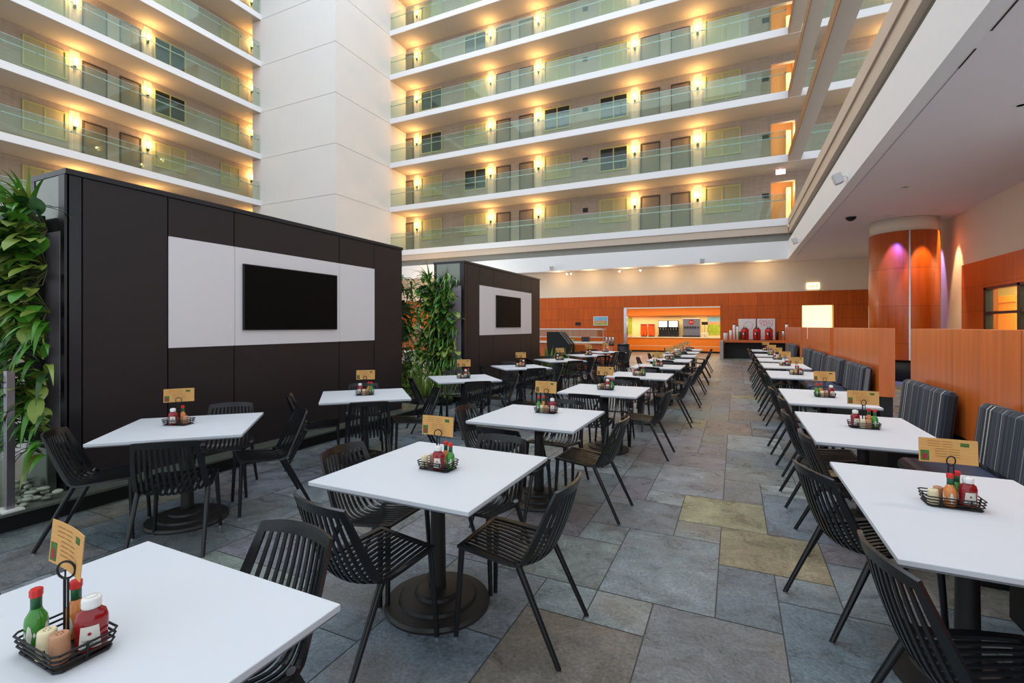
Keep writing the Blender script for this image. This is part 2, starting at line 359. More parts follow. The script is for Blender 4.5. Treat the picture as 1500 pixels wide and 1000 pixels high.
# white fascias and shadow gaps around the void
b = MB(); b.box(-30, SX, FY, FY+.2, CZ, 5.45); struct('trim_1', b, 'fascia_white')
b = MB(); b.box(SX, SX+.2, -4, FY+.2, CZ, 5.45); struct('trim_2', b, 'fascia_white')
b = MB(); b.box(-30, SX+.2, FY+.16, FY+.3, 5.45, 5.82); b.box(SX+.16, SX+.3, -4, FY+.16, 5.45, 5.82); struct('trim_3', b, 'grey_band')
b = MB(); b.box(-30, SX, FY+.04, FY+.3, 5.82, Z0); b.box(SX+.04, SX+.3, -4, FY+.3, 5.82, Z0); struct('trim_4', b, 'beige_band')
b = MB(); b.box(SX+.225, SX+.235, 7.4, 24, CZ-.004, CZ-.001); struct('trim_5', b, 'ceiling_seam')
b = MB(); b.box(SX+.22, SX+.24, 3, 6.6, CZ-.004, CZ-.001); b.box(SX+.22, SX+.24, 6.95, 7.4, CZ-.004, CZ-.001); struct('trim_51', b, 'black')
# balcony slabs
for k in range(NL):
    z = Z0+FH*k
    b = MB(); b.box(-30, SX if k == 0 else 9, FY, FY+2.2, z, z+.33); struct('trim_%d' % (10+k), b, 'fascia_white')
    b = MB(); b.box(-30, LX, 2, 24.6, z, z+.33); struct('trim_%d' % (20+k), b, 'fascia_white')
    b = MB(); b.box(SX, SX+.02, -4, FY, z-.08 if k else z, z+.33); b.box(SX+.02, SX+.5, -4, FY-.01, z, z+.33, 1); struct('trim_%d' % (30+k), b, ['beige_band' if k == 0 else 'slab_edge_shade', 'slab_under'])
    b = MB(); b.box(-30, SX-.002 if k == 0 else 9, FY+.05, FY+2.2, z-.006, z-.001); b.box(-30, LX-.05, 2, 24.6, z-.006, z-.001); struct('trim_%d' % (40+k), b, 'slab_under')
ZT = Z0+FH*(NL-1)+.33
b = MB(); b.box(-30, 1.59, FY+1.7, FY+1.95, Z0, ZT); b.box(2.63, 9, FY+1.7, FY+1.95, Z0, ZT)
for k in range(NL-1): b.box(1.59, 2.63, FY+1.7, FY+1.95, Z0+.33+FH*k+2.15, Z0+FH*(k+1))
struct('wall_far_balcony', b, 'balcony_far')
b = MB(); b.box(LX-2.15, LX-1.9, 2, 28, 0, ZT); struct('wall_left', b, 'balcony_left')
# lift lobby recess behind the far balcony's right end
b = MB(); b.box(1.2, 3.2, FY+3.4, FY+3.5, Z0, ZT); b.box(1.49, 1.59, FY+1.95, FY+3.4, Z0, ZT); b.box(2.63, 2.73, FY+1.95, FY+3.4, Z0, ZT); struct('wall_lobby', b, 'lobby_orange')
# white concrete tower
b = MB(); TX0, TX1, TY0, TY1 = -27.6, -20.6, 20.3, 27
b.box(TX0+.03, TX1-.03, TY0+.03, TY1, 0, 30)
zz = [0]+[9.08-FH+FH*i for i in range(8)]
for i in range(len(zz)-1): b.box(TX0, TX1, TY0, TY1-.01, zz[i]+(.03 if i else 0), zz[i+1])
struct('wall_tower', b, ['plaster'])
# servery alcove
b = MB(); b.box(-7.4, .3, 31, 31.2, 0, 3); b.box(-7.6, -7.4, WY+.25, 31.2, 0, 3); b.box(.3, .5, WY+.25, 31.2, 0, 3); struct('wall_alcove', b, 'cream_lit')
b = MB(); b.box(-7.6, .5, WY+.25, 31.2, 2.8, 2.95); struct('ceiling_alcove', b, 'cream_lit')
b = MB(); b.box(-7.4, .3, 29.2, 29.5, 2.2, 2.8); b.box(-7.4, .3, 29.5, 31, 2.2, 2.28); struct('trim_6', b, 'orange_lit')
b = MB(); b.box(OX0-.03, OX0+.12, WY-.08, WY+.3, 0, OZ); struct('trim_7', b, 'chrome')
b = MB(); b.box(OX0+.12, OX1, WY-.02, WY+.25, OZ-.06, OZ); struct('trim_8', b, 'counter_white')
light('alcove_downlight', 'AREA', (-3.5, 27.8, 2.74), 150, (1, .78, .46), shape='RECTANGLE', size=6, size_y=1.4)
light('alcove_wall_light', 'AREA', (-3.5, 30.2, 2.16), 100, (1, .88, .62), shape='RECTANGLE', size=7, size_y=.8)

# far-balcony doors, windows, sconces, signs
DN = [100]; WN = [100]
def door(axis, a, c, z, plane):
    b = MB(); f = .06
    def bx(u0, u1, z0, z1, d0, d1, mi):
        if axis == 'x': b.box(u0, u1, plane-d1, plane-d0, z0, z1, mi)
        else: b.box(plane+d0, plane+d1, u0, u1, z0, z1, mi)
    bx(a, c, z, z+2.12, 0, .02, 0); bx(a, a+f, z, z+2.15, .0, .05, 1); bx(c-f, c, z, z+2.15, .0, .05, 1); bx(a+f, c-f, z+2.08, z+2.15, .0, .05, 1)
    DN[0] += 1; struct('door_%d' % DN[0], b, ['door_taupe', 'door_frame'])
def window(axis, a, c, z0, z1, plane, dark):
    b = MB(); f = .07
    def bx(u0, u1, w0, w1, d0, d1, mi):
        if axis == 'x': b.box(u0, u1, plane-d1, plane-d0, w0, w1, mi)
        else: b.box(plane+d0, plane+d1, u0, u1, w0, w1, mi)
    bx(a, c, z0, z1, 0, .015, 1 if dark else 0)
    for u in ((a, a+f), (c-f, c)): bx(u[0], u[1], z0, z1, .0, .05, 2)
    bx(a+f, c-f, z1-f, z1, 0, .05, 2); bx(a+f, c-f, z0, z0+f, 0, .05, 2); m = (a+c)/2; bx(m-.03, m+.03, z0+f, z1-f, 0, .03, 2)
    WN[0] += 1; struct('window_%d' % WN[0], b, ['curtain', 'window_dark', 'window_trim'])
ORD = ['lowest', 'second', 'third', 'fourth', 'fifth', 'sixth']
def proj(x, y, z):
    th = math.radians(25.1); d = -math.sin(th)*x+math.cos(th)*y
    if d < .2: return (9999, 9999)
    return (750+698*(math.cos(th)*x+math.sin(th)*y)/d, 478-698*(z-EYE)/d)
def visible(x, y, z, m=40):
    p = proj(x, y, z); return -m < p[0] < 1500+m and -m < p[1] < 1000+m
# sconce prototype, wall behind at +Y
sr = empty('wall_sconce')
b = MB(); b.box(-.2, .2, -.012, 0, -1.84, .62); b.build('lit_band', 'beige_band', sr)  # pale strip painting the band of wall that the sconce lights
b = MB(); b.box(-.05, .05, -.02, 0, -.28, .1, bev=.008); b.tube((0, -.01, -.2), (0, -.09, -.2), .018, n=8); b.tube((0, -.09, -.24), (0, -.09, -.12), .03, .045, n=12); b.build('bracket', 'edge_dark', sr)
b = MB(); b.lathe([(.04, -.12), (.065, -.08), (.075, .05), (.07, .18), (.05, .22)], 16, (0, -.09, 0)); b.build('lamp_shade', 'brass_glow', sr)
sconce = Kind(sr)
SL = bpy.data.lights.new('sconce_light', 'POINT'); SL.energy = 55; SL.color = (1, .58, .2); SL.shadow_soft_size = .05
farY = FY+1.7; n_far = ['leftmost', 'second', 'third', 'fourth', 'rightmost']
for k in range(NL-1):
    z = Z0+.33+FH*k
    for i, x in enumerate([-19.66, -13.985, -10.736, -5.017, -1.779]):
        if not visible(x, farY, z+1.8, 60): continue
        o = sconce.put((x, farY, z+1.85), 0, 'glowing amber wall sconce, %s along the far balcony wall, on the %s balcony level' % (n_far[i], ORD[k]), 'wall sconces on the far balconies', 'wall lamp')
        l = bpy.data.objects.new('sconce_light', SL); C.objects.link(l); l.location = (0, -.26, .1); l.parent = o
    if k in (1, 2, 3, 4):
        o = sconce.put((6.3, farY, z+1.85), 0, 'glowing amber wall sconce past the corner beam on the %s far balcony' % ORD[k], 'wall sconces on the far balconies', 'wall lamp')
        l = bpy.data.objects.new('sconce_light', SL); C.objects.link(l); l.location = (0, -.26, .1); l.parent = o
    for i, y in enumerate([11.791, 14.93, 21.01]):
        if not visible(LX-1.9, y, z+1.8, 60): continue
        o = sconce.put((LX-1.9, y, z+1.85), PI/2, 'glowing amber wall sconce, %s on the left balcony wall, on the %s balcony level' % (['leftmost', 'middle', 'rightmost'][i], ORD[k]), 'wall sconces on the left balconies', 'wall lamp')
        l = bpy.data.objects.new('sconce_light', SL); C.objects.link(l); l.location = (0, -.26, .1); l.parent = o
    for a, c in ((-20.87, -19.94), (-13.6, -12.6), (-12.0, -11.05), (-4.72, -3.67), (-3.11, -2.12)):
        if visible(c, farY, z+.5, 60): door('x', a, c, z, farY)
    for i, (a, c) in enumerate(((-19.32, -17.62), (-15.93, -14.28), (-10.38, -8.72), (-7.01, -5.39), (-1.45, .25))):
        if visible(c, farY, z+1, 60): window('x', a, c, z+.9, z+2.25, farY, (k, i) in ((1, 1), (1, 3), (2, 0), (2, 2), (2, 3), (3, 0), (4, 1), (5, 2)))
    for a, c in ((12.08, 13.1), (13.64, 14.63), (5.3, 6.3)):
        if visible(LX-1.9, c, z+.5, 60): door('y', a, c, z, LX-1.9)
    for i, (a, c) in enumerate(((9.93, 11.5), (15.23, 16.9), (18.95, 20.2))):
        if visible(LX-1.9, c, z+1, 60): window('y', a, c, z+.9, z+2.25, LX-1.9, (k, i) in ((2, 1), (3, 1)))
# room-number plaques
b = MB(); b.box(-.15, .15, -.03, 0, -.12, .12); sg = tag(b.build('wall_plaque', 'black'), cat='wall plaque'); sgk = Kind(sg)
for k in range(NL-1):
    for nm, x, zz_ in (('between two curtained windows', -7.83, 1.75), ('beside the lift lobby opening', 1.36, 1.5)):
        if visible(x, farY, Z0+.33+FH*k+zz_): sgk.put((x, farY, Z0+.33+FH*k+zz_), 0, 'small black wall plaque %s on the %s far balcony' % (nm, ORD[k]), 'black plaques on the far balconies', 'wall plaque')
for k in range(NL-1):
    if visible(2.1, FY+3.3, Z0+.33+FH*k+1, 40):
        z = Z0+.33+FH*k
        r = empty('lobby_lantern', (2.45, FY+2.9, z+1.1)); tag(r, 'tall glowing gold lantern in the lift lobby of the %s far balcony' % ORD[k], 'lantern', 'gold lanterns in the lift lobbies')
        b = MB(); b.box(-.14, .14, -.12, .12, -1.1, -1.02); b.build('base', 'edge_dark', r)
        b = MB(); b.box(-.11, .11, -.1, .1, -1.02, 1.0, bev=.02); b.build('lamp_shade', 'lobby_gold', r)
        light('lobby_light', 'POINT', (0, -.6, .8), 40, (1, .78, .5), parent=r, shadow_soft_size=.2)
# glass railings
def railing(axis, u0, u1, plane, z, label):
    r = empty('glass_railing', ((u0+u1)/2, plane, z) if axis == 'x' else (plane, (u0+u1)/2, z)); tag(r, label, 'railing', 'glass balcony railings')
    L = (u1-u0)/2; g = MB(); h = MB(); inw = 1 if axis == 'x' else -1
    def P(u, d, w): return (u, d*1, w) if axis == 'x' else (-d, u, w)
    n = max(1, round(2*L/2.4)); st = 2*L/n
    for i in range(n):
        a = -L+i*st+.01; c = a+st-.02
        p, q = P(a, .02, -.25), P(c, .034, 1.12)
        g.box(min(p[0], q[0]), max(p[0], q[0]), min(p[1], q[1]), max(p[1], q[1]), -.0, 1.12)
    g.build('glass_panel', 'rail_glass', r)
    h.tube(P(-L, .12, .86), P(L, .12, .86), .024, n=8); h.tube(P(-L, .027, 1.125), P(L, .027, 1.125), .009, n=6)
    m = max(1, round(2*L/1.2))
    for i in range(m+1):
        u = -L+.05+(2*L-.1)*i/m; h.tube(P(u, .03, .86), P(u, .12, .86), .03, n=8, mi=1)
    h.build('handrail', ['rail_steel', 'stainless'], r)
for k in range(NL-1):
    z = Z0+.33+FH*k
    railing('x', -20.55, SX-.05, FY, z, 'clear green glass railing along the %s far balcony' % ORD[k])
    if k: railing('x', SX+.55, 8.9, FY, z, 'clear green glass railing of the %s far balcony beyond the white corner beam' % ORD[k])
    railing('y', 4.0, 20.2, LX, z, 'clear green glass railing along the %s left balcony' % ORD[k])
# pink exit signs on balcony soffits
for k, x in ((0, 1.95), (3, .95)):
    z = Z0+FH*(k+1)-.02
    r = empty('exit_sign', (x, FY+.9, z), math.radians(-25 if k else 0)); tag(r, 'small pinkish lit EXIT sign hanging under the soffit over the %s far balcony' % ORD[k], 'exit sign')
    b = MB(); b.box(-.2, .2, -.02, .02, -.28, -.05); b.tube((0, 0, -.05), (0, 0, 0), .012, n=6); b.build('sign_panel', 'sign_pink', r)
    text_mesh('EXIT', .16, Matrix.Translation((0, -.022, -.165)) @ Matrix.Rotation(PI/2, 4, 'X'), 'sign_letter', 'lettering', r)

# ------------------------------------------------------------------ dark video partitions on the raised curb
b = MB(); b.box(-30, -4.92, -4, 25, 0, .15) if False else None
b = MB(); b.box(-6.9, -4.90, -1.5, 7.0, .13, .15, bev=0); b.box(-6.9, -4.9, 8.2, 13.4, .13, .15); b.box(-6.85, -4.96, -1.5, 6.95, 0, .13, 1); b.box(-6.85, -4.96, 8.25, 13.35, 0, .13, 1)
struct('trim_50', b, ['curb_stone', 'plinth_black'])
PX = -5.15
def partition(ya, yb, z1, joints, wy0, wy1, wz0, wz1, ty0, ty1, tz0, tz1, label, lab_tv, xb=-5.9):
    z0 = .15; r = empty('video_partition', ((PX+xb)/2, (ya+yb)/2, z0)); tag(r, label, 'partition wall'); cx, cy = (PX+xb)/2, (ya+yb)/2
    def loc(x, y): return x-cx, y-cy
    b = MB(); b.box(xb-cx, PX-.03-cx, ya+.02-cy, yb-.02-cy, 0, z1-.15); b.build('core', 'edge_dark', r)
    js = [ya]+joints+[yb]; b = MB()
    for i in range(len(js)-1):
        a, c = js[i]+.006, js[i+1]-.006
        m = 1 if (i == 0) else 0
        segs = [(a, c, 0, z1-.15-.05)]
        for (p, q, e, f) in segs: b.box(PX-.03-cx, PX-cx, p-cy, q-cy, e, f, m)
    b.build('panel_cladding', ['panel_dark', 'edge_dark'], r)
    b = MB(); b.box(xb-.02-cx, PX+.015-cx, ya-.01-cy, yb+.01-cy, z1-.15-.045, z1-.15); b.build('cap_rail', 'edge_dark', r)
    b = MB(); ys = [wy0]+[j for j in joints if wy0+.1 < j < wy1-.1]+[wy1]
    for i in range(len(ys)-1): b.box(PX-cx, PX+.012-cx, ys[i]+.003-cy, ys[i+1]-.003-cy, wz0-.15, wz1-.15)
    b.build('white_panel', 'panel_white', r)
    b = MB(); b.box(xb-cx, xb+.06-cx, ya-.012-cy, ya+.02-cy, 0, z1-.2); b.box(PX-.1-cx, PX-cx, ya-.012-cy, ya+.02-cy, 0, z1-.2); b.build('corner_post', 'edge_dark', r)
    b = MB(); b.box(xb+.065-cx, PX-.105-cx, ya-.006-cy, ya+.02-cy, 0, z1-.2); b.build('end_panel', 'end_metal', r)
    b = MB(); b.box(-5.52-cx, -5.22-cx, ya-.016-cy, ya-.008-cy, .4, z1-.68); b.build('reflection_strip', 'end_reflection', r)  # matte pale strip painting a reflection on the metal end
    t = empty('television', (PX+.012, (ty0+ty1)/2, (tz0+tz1)/2)); tag(t, lab_tv, 'television')
    b = MB(); w, h = (ty1-ty0)/2, (tz1-tz0)/2; b.box(0, .03, -w, w, -h, h, bev=.004); cs_ = b.build('casing', 'black', t)
    b = MB(); b.box(.03, .0325, -w+.012, w-.012, -h+.012, h-.012); b.build('screen', 'screen', cs_)
partition(2.06, 6.57, 2.89, [2.17, 2.862, 3.56, 5.145, 5.874], 2.862, 5.874, 1.33, 2.45, 3.65, 5.07, 1.503, 2.268, 'long dark brown partition wall with a white panel, nearest the camera', 'large black switched-off television on the nearer dark partition', -5.74)
partition(8.63, 12.9, 2.93, [8.75, 9.277, 9.97, 11.52, 12.248], 9.277, 12.25, 1.35, 2.465, 10.06, 11.46, 1.522, 2.29, 'dark brown partition wall with a white panel, farther from the camera', 'black switched-off television on the farther dark partition', -5.9)
# low glass railing with steel post at far left
r = empty('glass_balustrade', (-5.0, 1.66, .15)); tag(r, 'low glass balustrade with square steel post on white base plate, left edge', 'balustrade')
b = MB(); b.box(-.025, .025, -.025, .025, .012, 1.06, bev=.003); b.build('post', 'stainless', r)
b = MB(); b.box(-.085, .085, -.06, .06, 0, .012); b.build('base_plate', 'white_plastic', r)
b = MB(); b.box(-.006, .006, -2.4, -.04, .05, 1.0); b.build('glass_panel', 'rail_glass', r)

# ------------------------------------------------------------------ plants
def leaf(mb, base, d, L, w, droop=.6, n=6, mi=0, fold=.25, tip=1.5, broad=False):
    base = Vector(base); d = Vector(d).normalized(); side = d.cross(Vector((0, 0, 1)))
    if side.length < .05: side = Vector((1, 0, 0))
    side.normalize(); p = base.copy(); cur = d.copy(); vs = []
    for i in range(n+1):
        t = i/n
        ww = w*(math.sin(PI*min(1, t*.93+.07))**.8 if broad else (min(1, t*5+.35)*(1-t**tip)))
        up = side.cross(cur).normalized(); vs += [p-side*ww/2+up*fold*ww*.5, p.copy(), p+side*ww/2+up*fold*ww*.5]
        p = p+cur*(L/n); cur = (cur+Vector((0, 0, -droop/n*1.3))).normalized()
    fs = []
    for i in range(n):
        o = i*3; fs += [(o, o+1, o+4, o+3), (o+1, o+2, o+5, o+4)]
    mb.add(vs, fs, mi, True)
def plant(name, loc, kind, label, cat, seed, size=1.0, group=None, lean=(0, -1)):
    rnd = random.Random(seed); r = empty(name, loc); tag(r, label, cat, group); mb = MB(); st = MB()
    lx, ly = lean
    if kind == 'spiky':
        for i in range(34):
            a = rnd.uniform(0, 2*PI); el = rnd.uniform(.15, 1.45)
            d = (math.cos(a)*math.cos(el)+lx*.35, math.sin(a)*math.cos(el)+ly*.35, math.sin(el))
            leaf(mb, (0, 0, rnd.uniform(-.05, .12)), d, rnd.uniform(.26, .46)*size, .045*size, rnd.uniform(.5, 1.5), mi=rnd.choice([0, 0, 1]))
        st.tube((-lx*.1, -ly*.1, -.12), (0, 0, .1), .02, .012)
    elif kind == 'broad':
        for i in range(60):
            a = rnd.uniform(0, 2*PI); rr = rnd.uniform(0, .22)*size
            x = math.cos(a)*rr*1.1; z = math.sin(a)*rr*1.1; y0 = 0
            base = (x if abs(ly) > .5 else -lx*.0, (0 if abs(ly) > .5 else x), z)
            p = Vector(base)+Vector((lx, ly, 0))*rnd.uniform(0, .14)
            st.tube((Vector((0, 0, 0))-Vector((lx, ly, 0))*.08), p, .004, n=4)
            d = Vector((rnd.uniform(-1, 1)*.7+lx*.6, rnd.uniform(-.7, .7)+ly*.6, rnd.uniform(-.5, .5)))
            leaf(mb, p, d, rnd.uniform(.11, .2)*size, rnd.uniform(.065, .11)*size, rnd.uniform(.5, 1.3), broad=True, mi=rnd.choice([0, 1, 1, 2]))
    elif kind == 'strap':
        for i in range(60):
            x = rnd.uniform(-.22, .22)*size; z = rnd.uniform(-.16, .2)*size
            base = (x, 0, z) if abs(ly) > .5 else (0, x, z)
            d = (rnd.uniform(-.7, .7)+lx*.8, rnd.uniform(-.7, .7)+ly*.8, rnd.uniform(-.1, 1.0))
            leaf(mb, base, d, rnd.uniform(.2, .36)*size, .045*size, rnd.uniform(1.2, 2.6), mi=rnd.choice([0, 0, 1, 2]))
        st.tube((-.15, -ly*-.03, 0), (.15, -ly*-.03, 0), .02, n=6)
    elif kind == 'snake':
        for i in range(34):
            a = rnd.uniform(0, 2*PI); rr = rnd.uniform(0, .17)*size; sl = rnd.uniform(.05, .45)
            leaf(mb, (math.cos(a)*rr, math.sin(a)*rr, .02), (math.cos(a)*sl, math.sin(a)*sl, 1), rnd.uniform(.4, .78)*size, .06, rnd.uniform(.0, .4), mi=rnd.choice([0, 1, 1, 1]), tip=3)
        st.lathe([(.2, 0), (.24, .1), (.22, .12)], 16)
    mb.build('foliage', ['leaf_a', 'leaf_b', 'leaf_c'], r)
    st.build('pot' if kind == 'snake' else 'stem', 'soil' if kind == 'snake' else 'stem', r)
    return r
def green_wall(x0, x1, y, z0, z1, label, seed, side, word, big=1.0, rows=6):
    # black felt backing with the planting pockets, plants stand in it
    r = empty('living_wall_frame', ((x0+x1)/2, y, z0)); tag(r, label, 'planter'); w = (x1-x0)/2-.08
    b = MB(); b.box(-w, w-.12, -.03 if side > 0 else 0, .0 if side > 0 else .03, 0, z1-z0); b.build('backing', 'soil', r)
    b = MB()
    for i in range(rows):
        z = (z1-z0)*(i+.3)/rows; b.box(-w, w, min(0, side*.12), max(0, side*.12), z, z+.05)
    b.build('planting_trough', 'plinth_black', r)
    rnd = random.Random(seed); kinds = ['broad', 'broad', 'broad', 'strap']; k = 0
    names = {'broad': ('heartleaf_plant', 'broad mottled leaves'), 'strap': ('spider_plant', 'arching strap leaves')}
    for i in range(rows):
        z = z0+(z1-z0)*(i+.4)/rows
        for j, x in enumerate((x0+.1, x1+.02)):
            kd = 'strap' if (i == 0) else rnd.choice(kinds)
            nm, ds = names[kd]
            plant(nm, (x, y+side*.12, z+.04), kd, 'plant with %s in %s, %s row up, %s side' % (ds, word, ['lowest', 'second', 'third', 'fourth', 'fifth', 'sixth', 'seventh'][i], ['left', 'right'][j]), 'plant', seed*50+i*2+j, big, lean=(0, side))
green_wall(-5.78, -5.2, 1.99, .55, 2.5, 'tall living wall full of plants at the near end of the nearer partition', 3, -1, 'the far-left living wall', 1.3)
plant('dracaena', (-5.33, 1.88, 2.42), 'spiky', 'bright green spiky plant with long ribbon leaves crowning the living wall at far left', 'plant', 77, 1.15)
plant('dracaena', (-5.68, 1.88, 2.36), 'spiky', 'spiky ribbon-leaved plant at the left frame edge on top of the living wall', 'plant', 78, 1.0)
green_wall(-5.98, -5.45, 8.52, .5, 2.5, 'living wall full of plants at the near end of the farther partition', 4, -1, 'the middle living wall', 1.3)
plant('dracaena', (-5.8, 8.3, 2.45), 'spiky', 'spiky green plant on top of the living wall between the two partitions', 'plant', 79, 1.1)
plant('dracaena', (-5.38, 8.25, 2.15), 'spiky', 'dark spiky plant jutting right from the living wall beside the farther partition corner', 'plant', 80, .9)
green_wall(-5.85, -5.3, 6.6, .3, 2.35, 'living wall on the far end of the nearer partition, only its edge showing', 5, 1, 'the rear living wall', 1.0)
for i, (x, y) in enumerate(((-6.2, 8.02), (-5.75, 7.95), (-5.3, 8.02))):
    plant('snake_plant', (x, y, 0 if y < 8.2 else .15), 'snake', 'clump of striped upright snake plants before the farther partition, %s of three' % ['left', 'middle', 'right'][i], 'plant', 90+i, 1.15, 'snake plants by the farther partition')
for i, (x, y) in enumerate(((-5.25, 13.7), (-4.75, 13.75))):
    plant('snake_plant', (x, y, 0), 'snake', 'clump of upright snake plants past the far end of the farther partition, %s one' % ['left', 'right'][i], 'plant', 95+i, 1.3)
r = empty('planter_box', (-5.38, 1.985, .15)); tag(r, 'low polished grey-green metal planter box at the foot of the living wall', 'planter')
b = MB(); b.box(-.2, .17, -.03, .04, 0, .38, bev=.006); b.build('box', 'planter_metal', r)
pk = []
for i in range(3):
    b = MB(); rnd = random.Random(i+20); b.lathe([(.001, -.5), (.5, -.42), (.86, -.2), (1, .02), (.9, .26), (.56, .44), (.001, .52)], 10, sx=1, sy=rnd.uniform(.6, .8))
    b.v = [(x*.043, y*.043, z*.034) for x, y, z in b.v]
    o = tag(b.build('pebble', 'pebble' if i < 2 else 'pebble_dark'), cat='pebble'); pk.append(Kind(o))
rnd = random.Random(8); spots = []
for i in range(6000):
    x = rnd.uniform(-6.0, -4.99); y = rnd.uniform(1.68, 1.95); q = proj(x, y, .16); lay = 0 if i < 4000 else 1
    if 12 < q[0] < 92 and all((x-a)**2+(y-b)**2 > .078**2 for a, b, l in spots if l == lay): spots.append((x, y, lay))
for x, y, lay in spots:
    if lay and rnd.random() < .45: continue
    s = rnd.uniform(.8, 1.05)
    o = pk[rnd.randrange(3)].put((x, y, .15+.018*s+lay*.036), rnd.uniform(0, PI), 'smooth grey-green pebble in the bed below the living wall at far left', 'pebbles below the living wall', 'pebble'); o.scale = (s, s, s)

# ------------------------------------------------------------------ chair
def crom(pts, n):
    out = []; m = len(pts)
    for i in range(n+1):
        t = i/n*(m-1); k = min(int(t), m-2); f = t-k
        p0, p1, p2, p3 = pts[max(k-1, 0)], pts[k], pts[k+1], pts[min(k+2, m-1)]
        out.append(tuple(.5*((2*b_)+(-a_+c_)*f+(2*a_-5*b_+4*c_-d_)*f*f+(-a_+3*b_-3*c_+d_)*f**3) for a_, b_, c_, d_ in zip(p0, p1, p2, p3)))
    return out
NS = 28
SIDE = crom([(.27, .447, .205), (.16, .44, .215), (.02, .428, .222), (-.075, .432, .224), (-.115, .50, .22), (-.185, .65, .205), (-.245, .785, .186)], NS)
MID = crom([(.27, .447, 0), (.16, .432, 0), (.02, .405, 0), (-.09, .388, 0), (-.165, .44, 0), (-.24, .62, 0), (-.285, .795, 0)], NS)
def S(u, t):
    q = t*NS; k = min(int(q), NS-1); f = q-k
    s = [SIDE[k][i]*(1-f)+SIDE[k+1][i]*f for i in range(3)]; m = [MID[k][i]*(1-f)+MID[k+1][i]*f for i in range(2)]
    w = abs(u)**2.2
    return Vector((m[0]*(1-w)+s[0]*w, u*s[2], m[1]*(1-w)+s[1]*w))
def strip(mb, u0, u1, t0, t1, nt, nu=1, th=.007):
    top = []; bot = []
    for i in range(nt+1):
        t = t0+(t1-t0)*i/nt
        for j in range(nu+1):
            u = u0+(u1-u0)*j/nu; p = S(u, t); e = 1e-2
            du = S(min(1, u+e), t)-S(max(-1, u-e), t); dt = S(u, min(1, t+e))-S(u, max(0, t-e)); n = dt.cross(du); n.normalize()
            top.append(p+n*th/2); bot.append(p-n*th/2)
    N = len(top); w = nu+1; fs = []
    for i in range(nt):
        for j in range(nu):
            a = i*w+j; fs.append((a, a+1, a+w+1, a+w)); fs.append((N+a, N+a+w, N+a+w+1, N+a+1))
        a = i*w; fs.append((a, a+w, N+a+w, N+a)); a = i*w+nu; fs.append((a, N+a, N+a+w, a+w))
    for j in range(nu):
        a = j; fs.append((a, N+a, N+a+1, a+1)); a = nt*w+j; fs.append((a, a+1, N+a+1, N+a))
    mb.add(top+bot, fs, 0, False)
def make_chair(simple=False):
    r = empty('dining_chair'); TB = .5; ns = 10; edge = .85
    seat = MB(); back = MB(); step = 2*edge/(2*ns+1); nt = 7 if simple else 12
    for i in range(ns):
        u0 = -edge+step*(2*i+1); u1 = u0+step*.93; u0 += step*.07; strip(seat, u0, u1, .03, TB, nt, 1, .008); strip(back, u0, u1, TB, .97, nt, 1, .008)
    for s in (-1, 1):
        a, c = (edge, 1) if s > 0 else (-1, -edge)
        strip(seat, a, c, 0, TB, nt, 1, .014); strip(back, a, c, TB, 1, nt, 2, .014)
    strip(seat, -1, 1, 0, .045, 1, 12, .014); strip(back, -1, 1, .945, 1, 2, 14, .014)
    seat.build('seat', 'chair_black', r); back.build('backrest', 'chair_black', r)
    for s in (-1, 1):
        for fx, tx, w0, w1 in ((.25, .268, .19, .215), (-.06, -.275, .205, .222)):
            b = MB(); p = (fx, s*w0, .438); q = (tx, s*w1, .006); b.tube(p, q, .0165, .0125, n=8)
            if simple: b.tube((tx, s*w1, .008), (tx, s*w1, 0), .0125, .0125, n=8)
            lg = b.build('leg', 'chair_black', r)
            if not simple: b = MB(); b.tube((tx, s*w1, .008), (tx, s*w1, 0), .0128, .0128, n=10); b.build('foot_glide', 'chrome', lg)
    return Kind(r)
chair = make_chair(); far_chair = make_chair(True)
def put_chair(x, y, ang, label, group, far=False):
    (far_chair if far else chair).put((x, y, 0), math.radians(ang), label, group, 'chair')

# ------------------------------------------------------------------ tables
def make_table(wx, wy, name, twin=False, base=.29):
    r = empty(name)
    b = MB(); b.box(-wx/2, wx/2, -wy/2, wy/2, .73, .75, bev=.002); b.build('tabletop', 'table_white', r)
    b = MB(); b.box(-wx/2+.006, wx/2-.006, -wy/2+.006, wy/2-.006, .722, .73); b.build('underside', 'table_edge', r)
    for cy in ((-.36, .36) if twin else (0,)):
        b = MB(); b.box(-.24, .24, cy-.03, cy+.03, .705, .722); b.box(-.03, .03, cy-.24, cy+.24, .7, .722); b.box(-.1, .1, cy-.1, cy+.1, .692, .71); b.build('top_bracket', 'iron_black', r)
        b = MB(); b.lathe([(.052, .06), (.045, .12), (.04, .5), (.042, .70)], 20, (0, cy, 0)); b.build('column', 'iron_black', r)
        k = base/.29
        b = MB(); b.lathe([(.29*k, 0), (.292*k, .012), (.282*k, .028), (.215*k, .036), (.21*k, .052), (.2*k, .056), (.13*k, .064), (.125*k, .08), (.112*k, .086), (.055, .092)], 64, (0, cy, 0), smooth=False); b.build('base', 'iron_black', r)
    return Kind(r)
sq_table = make_table(.95, .95, 'square_table')
long_table = make_table(.8, 1.3, 'rectangular_table', base=.265)

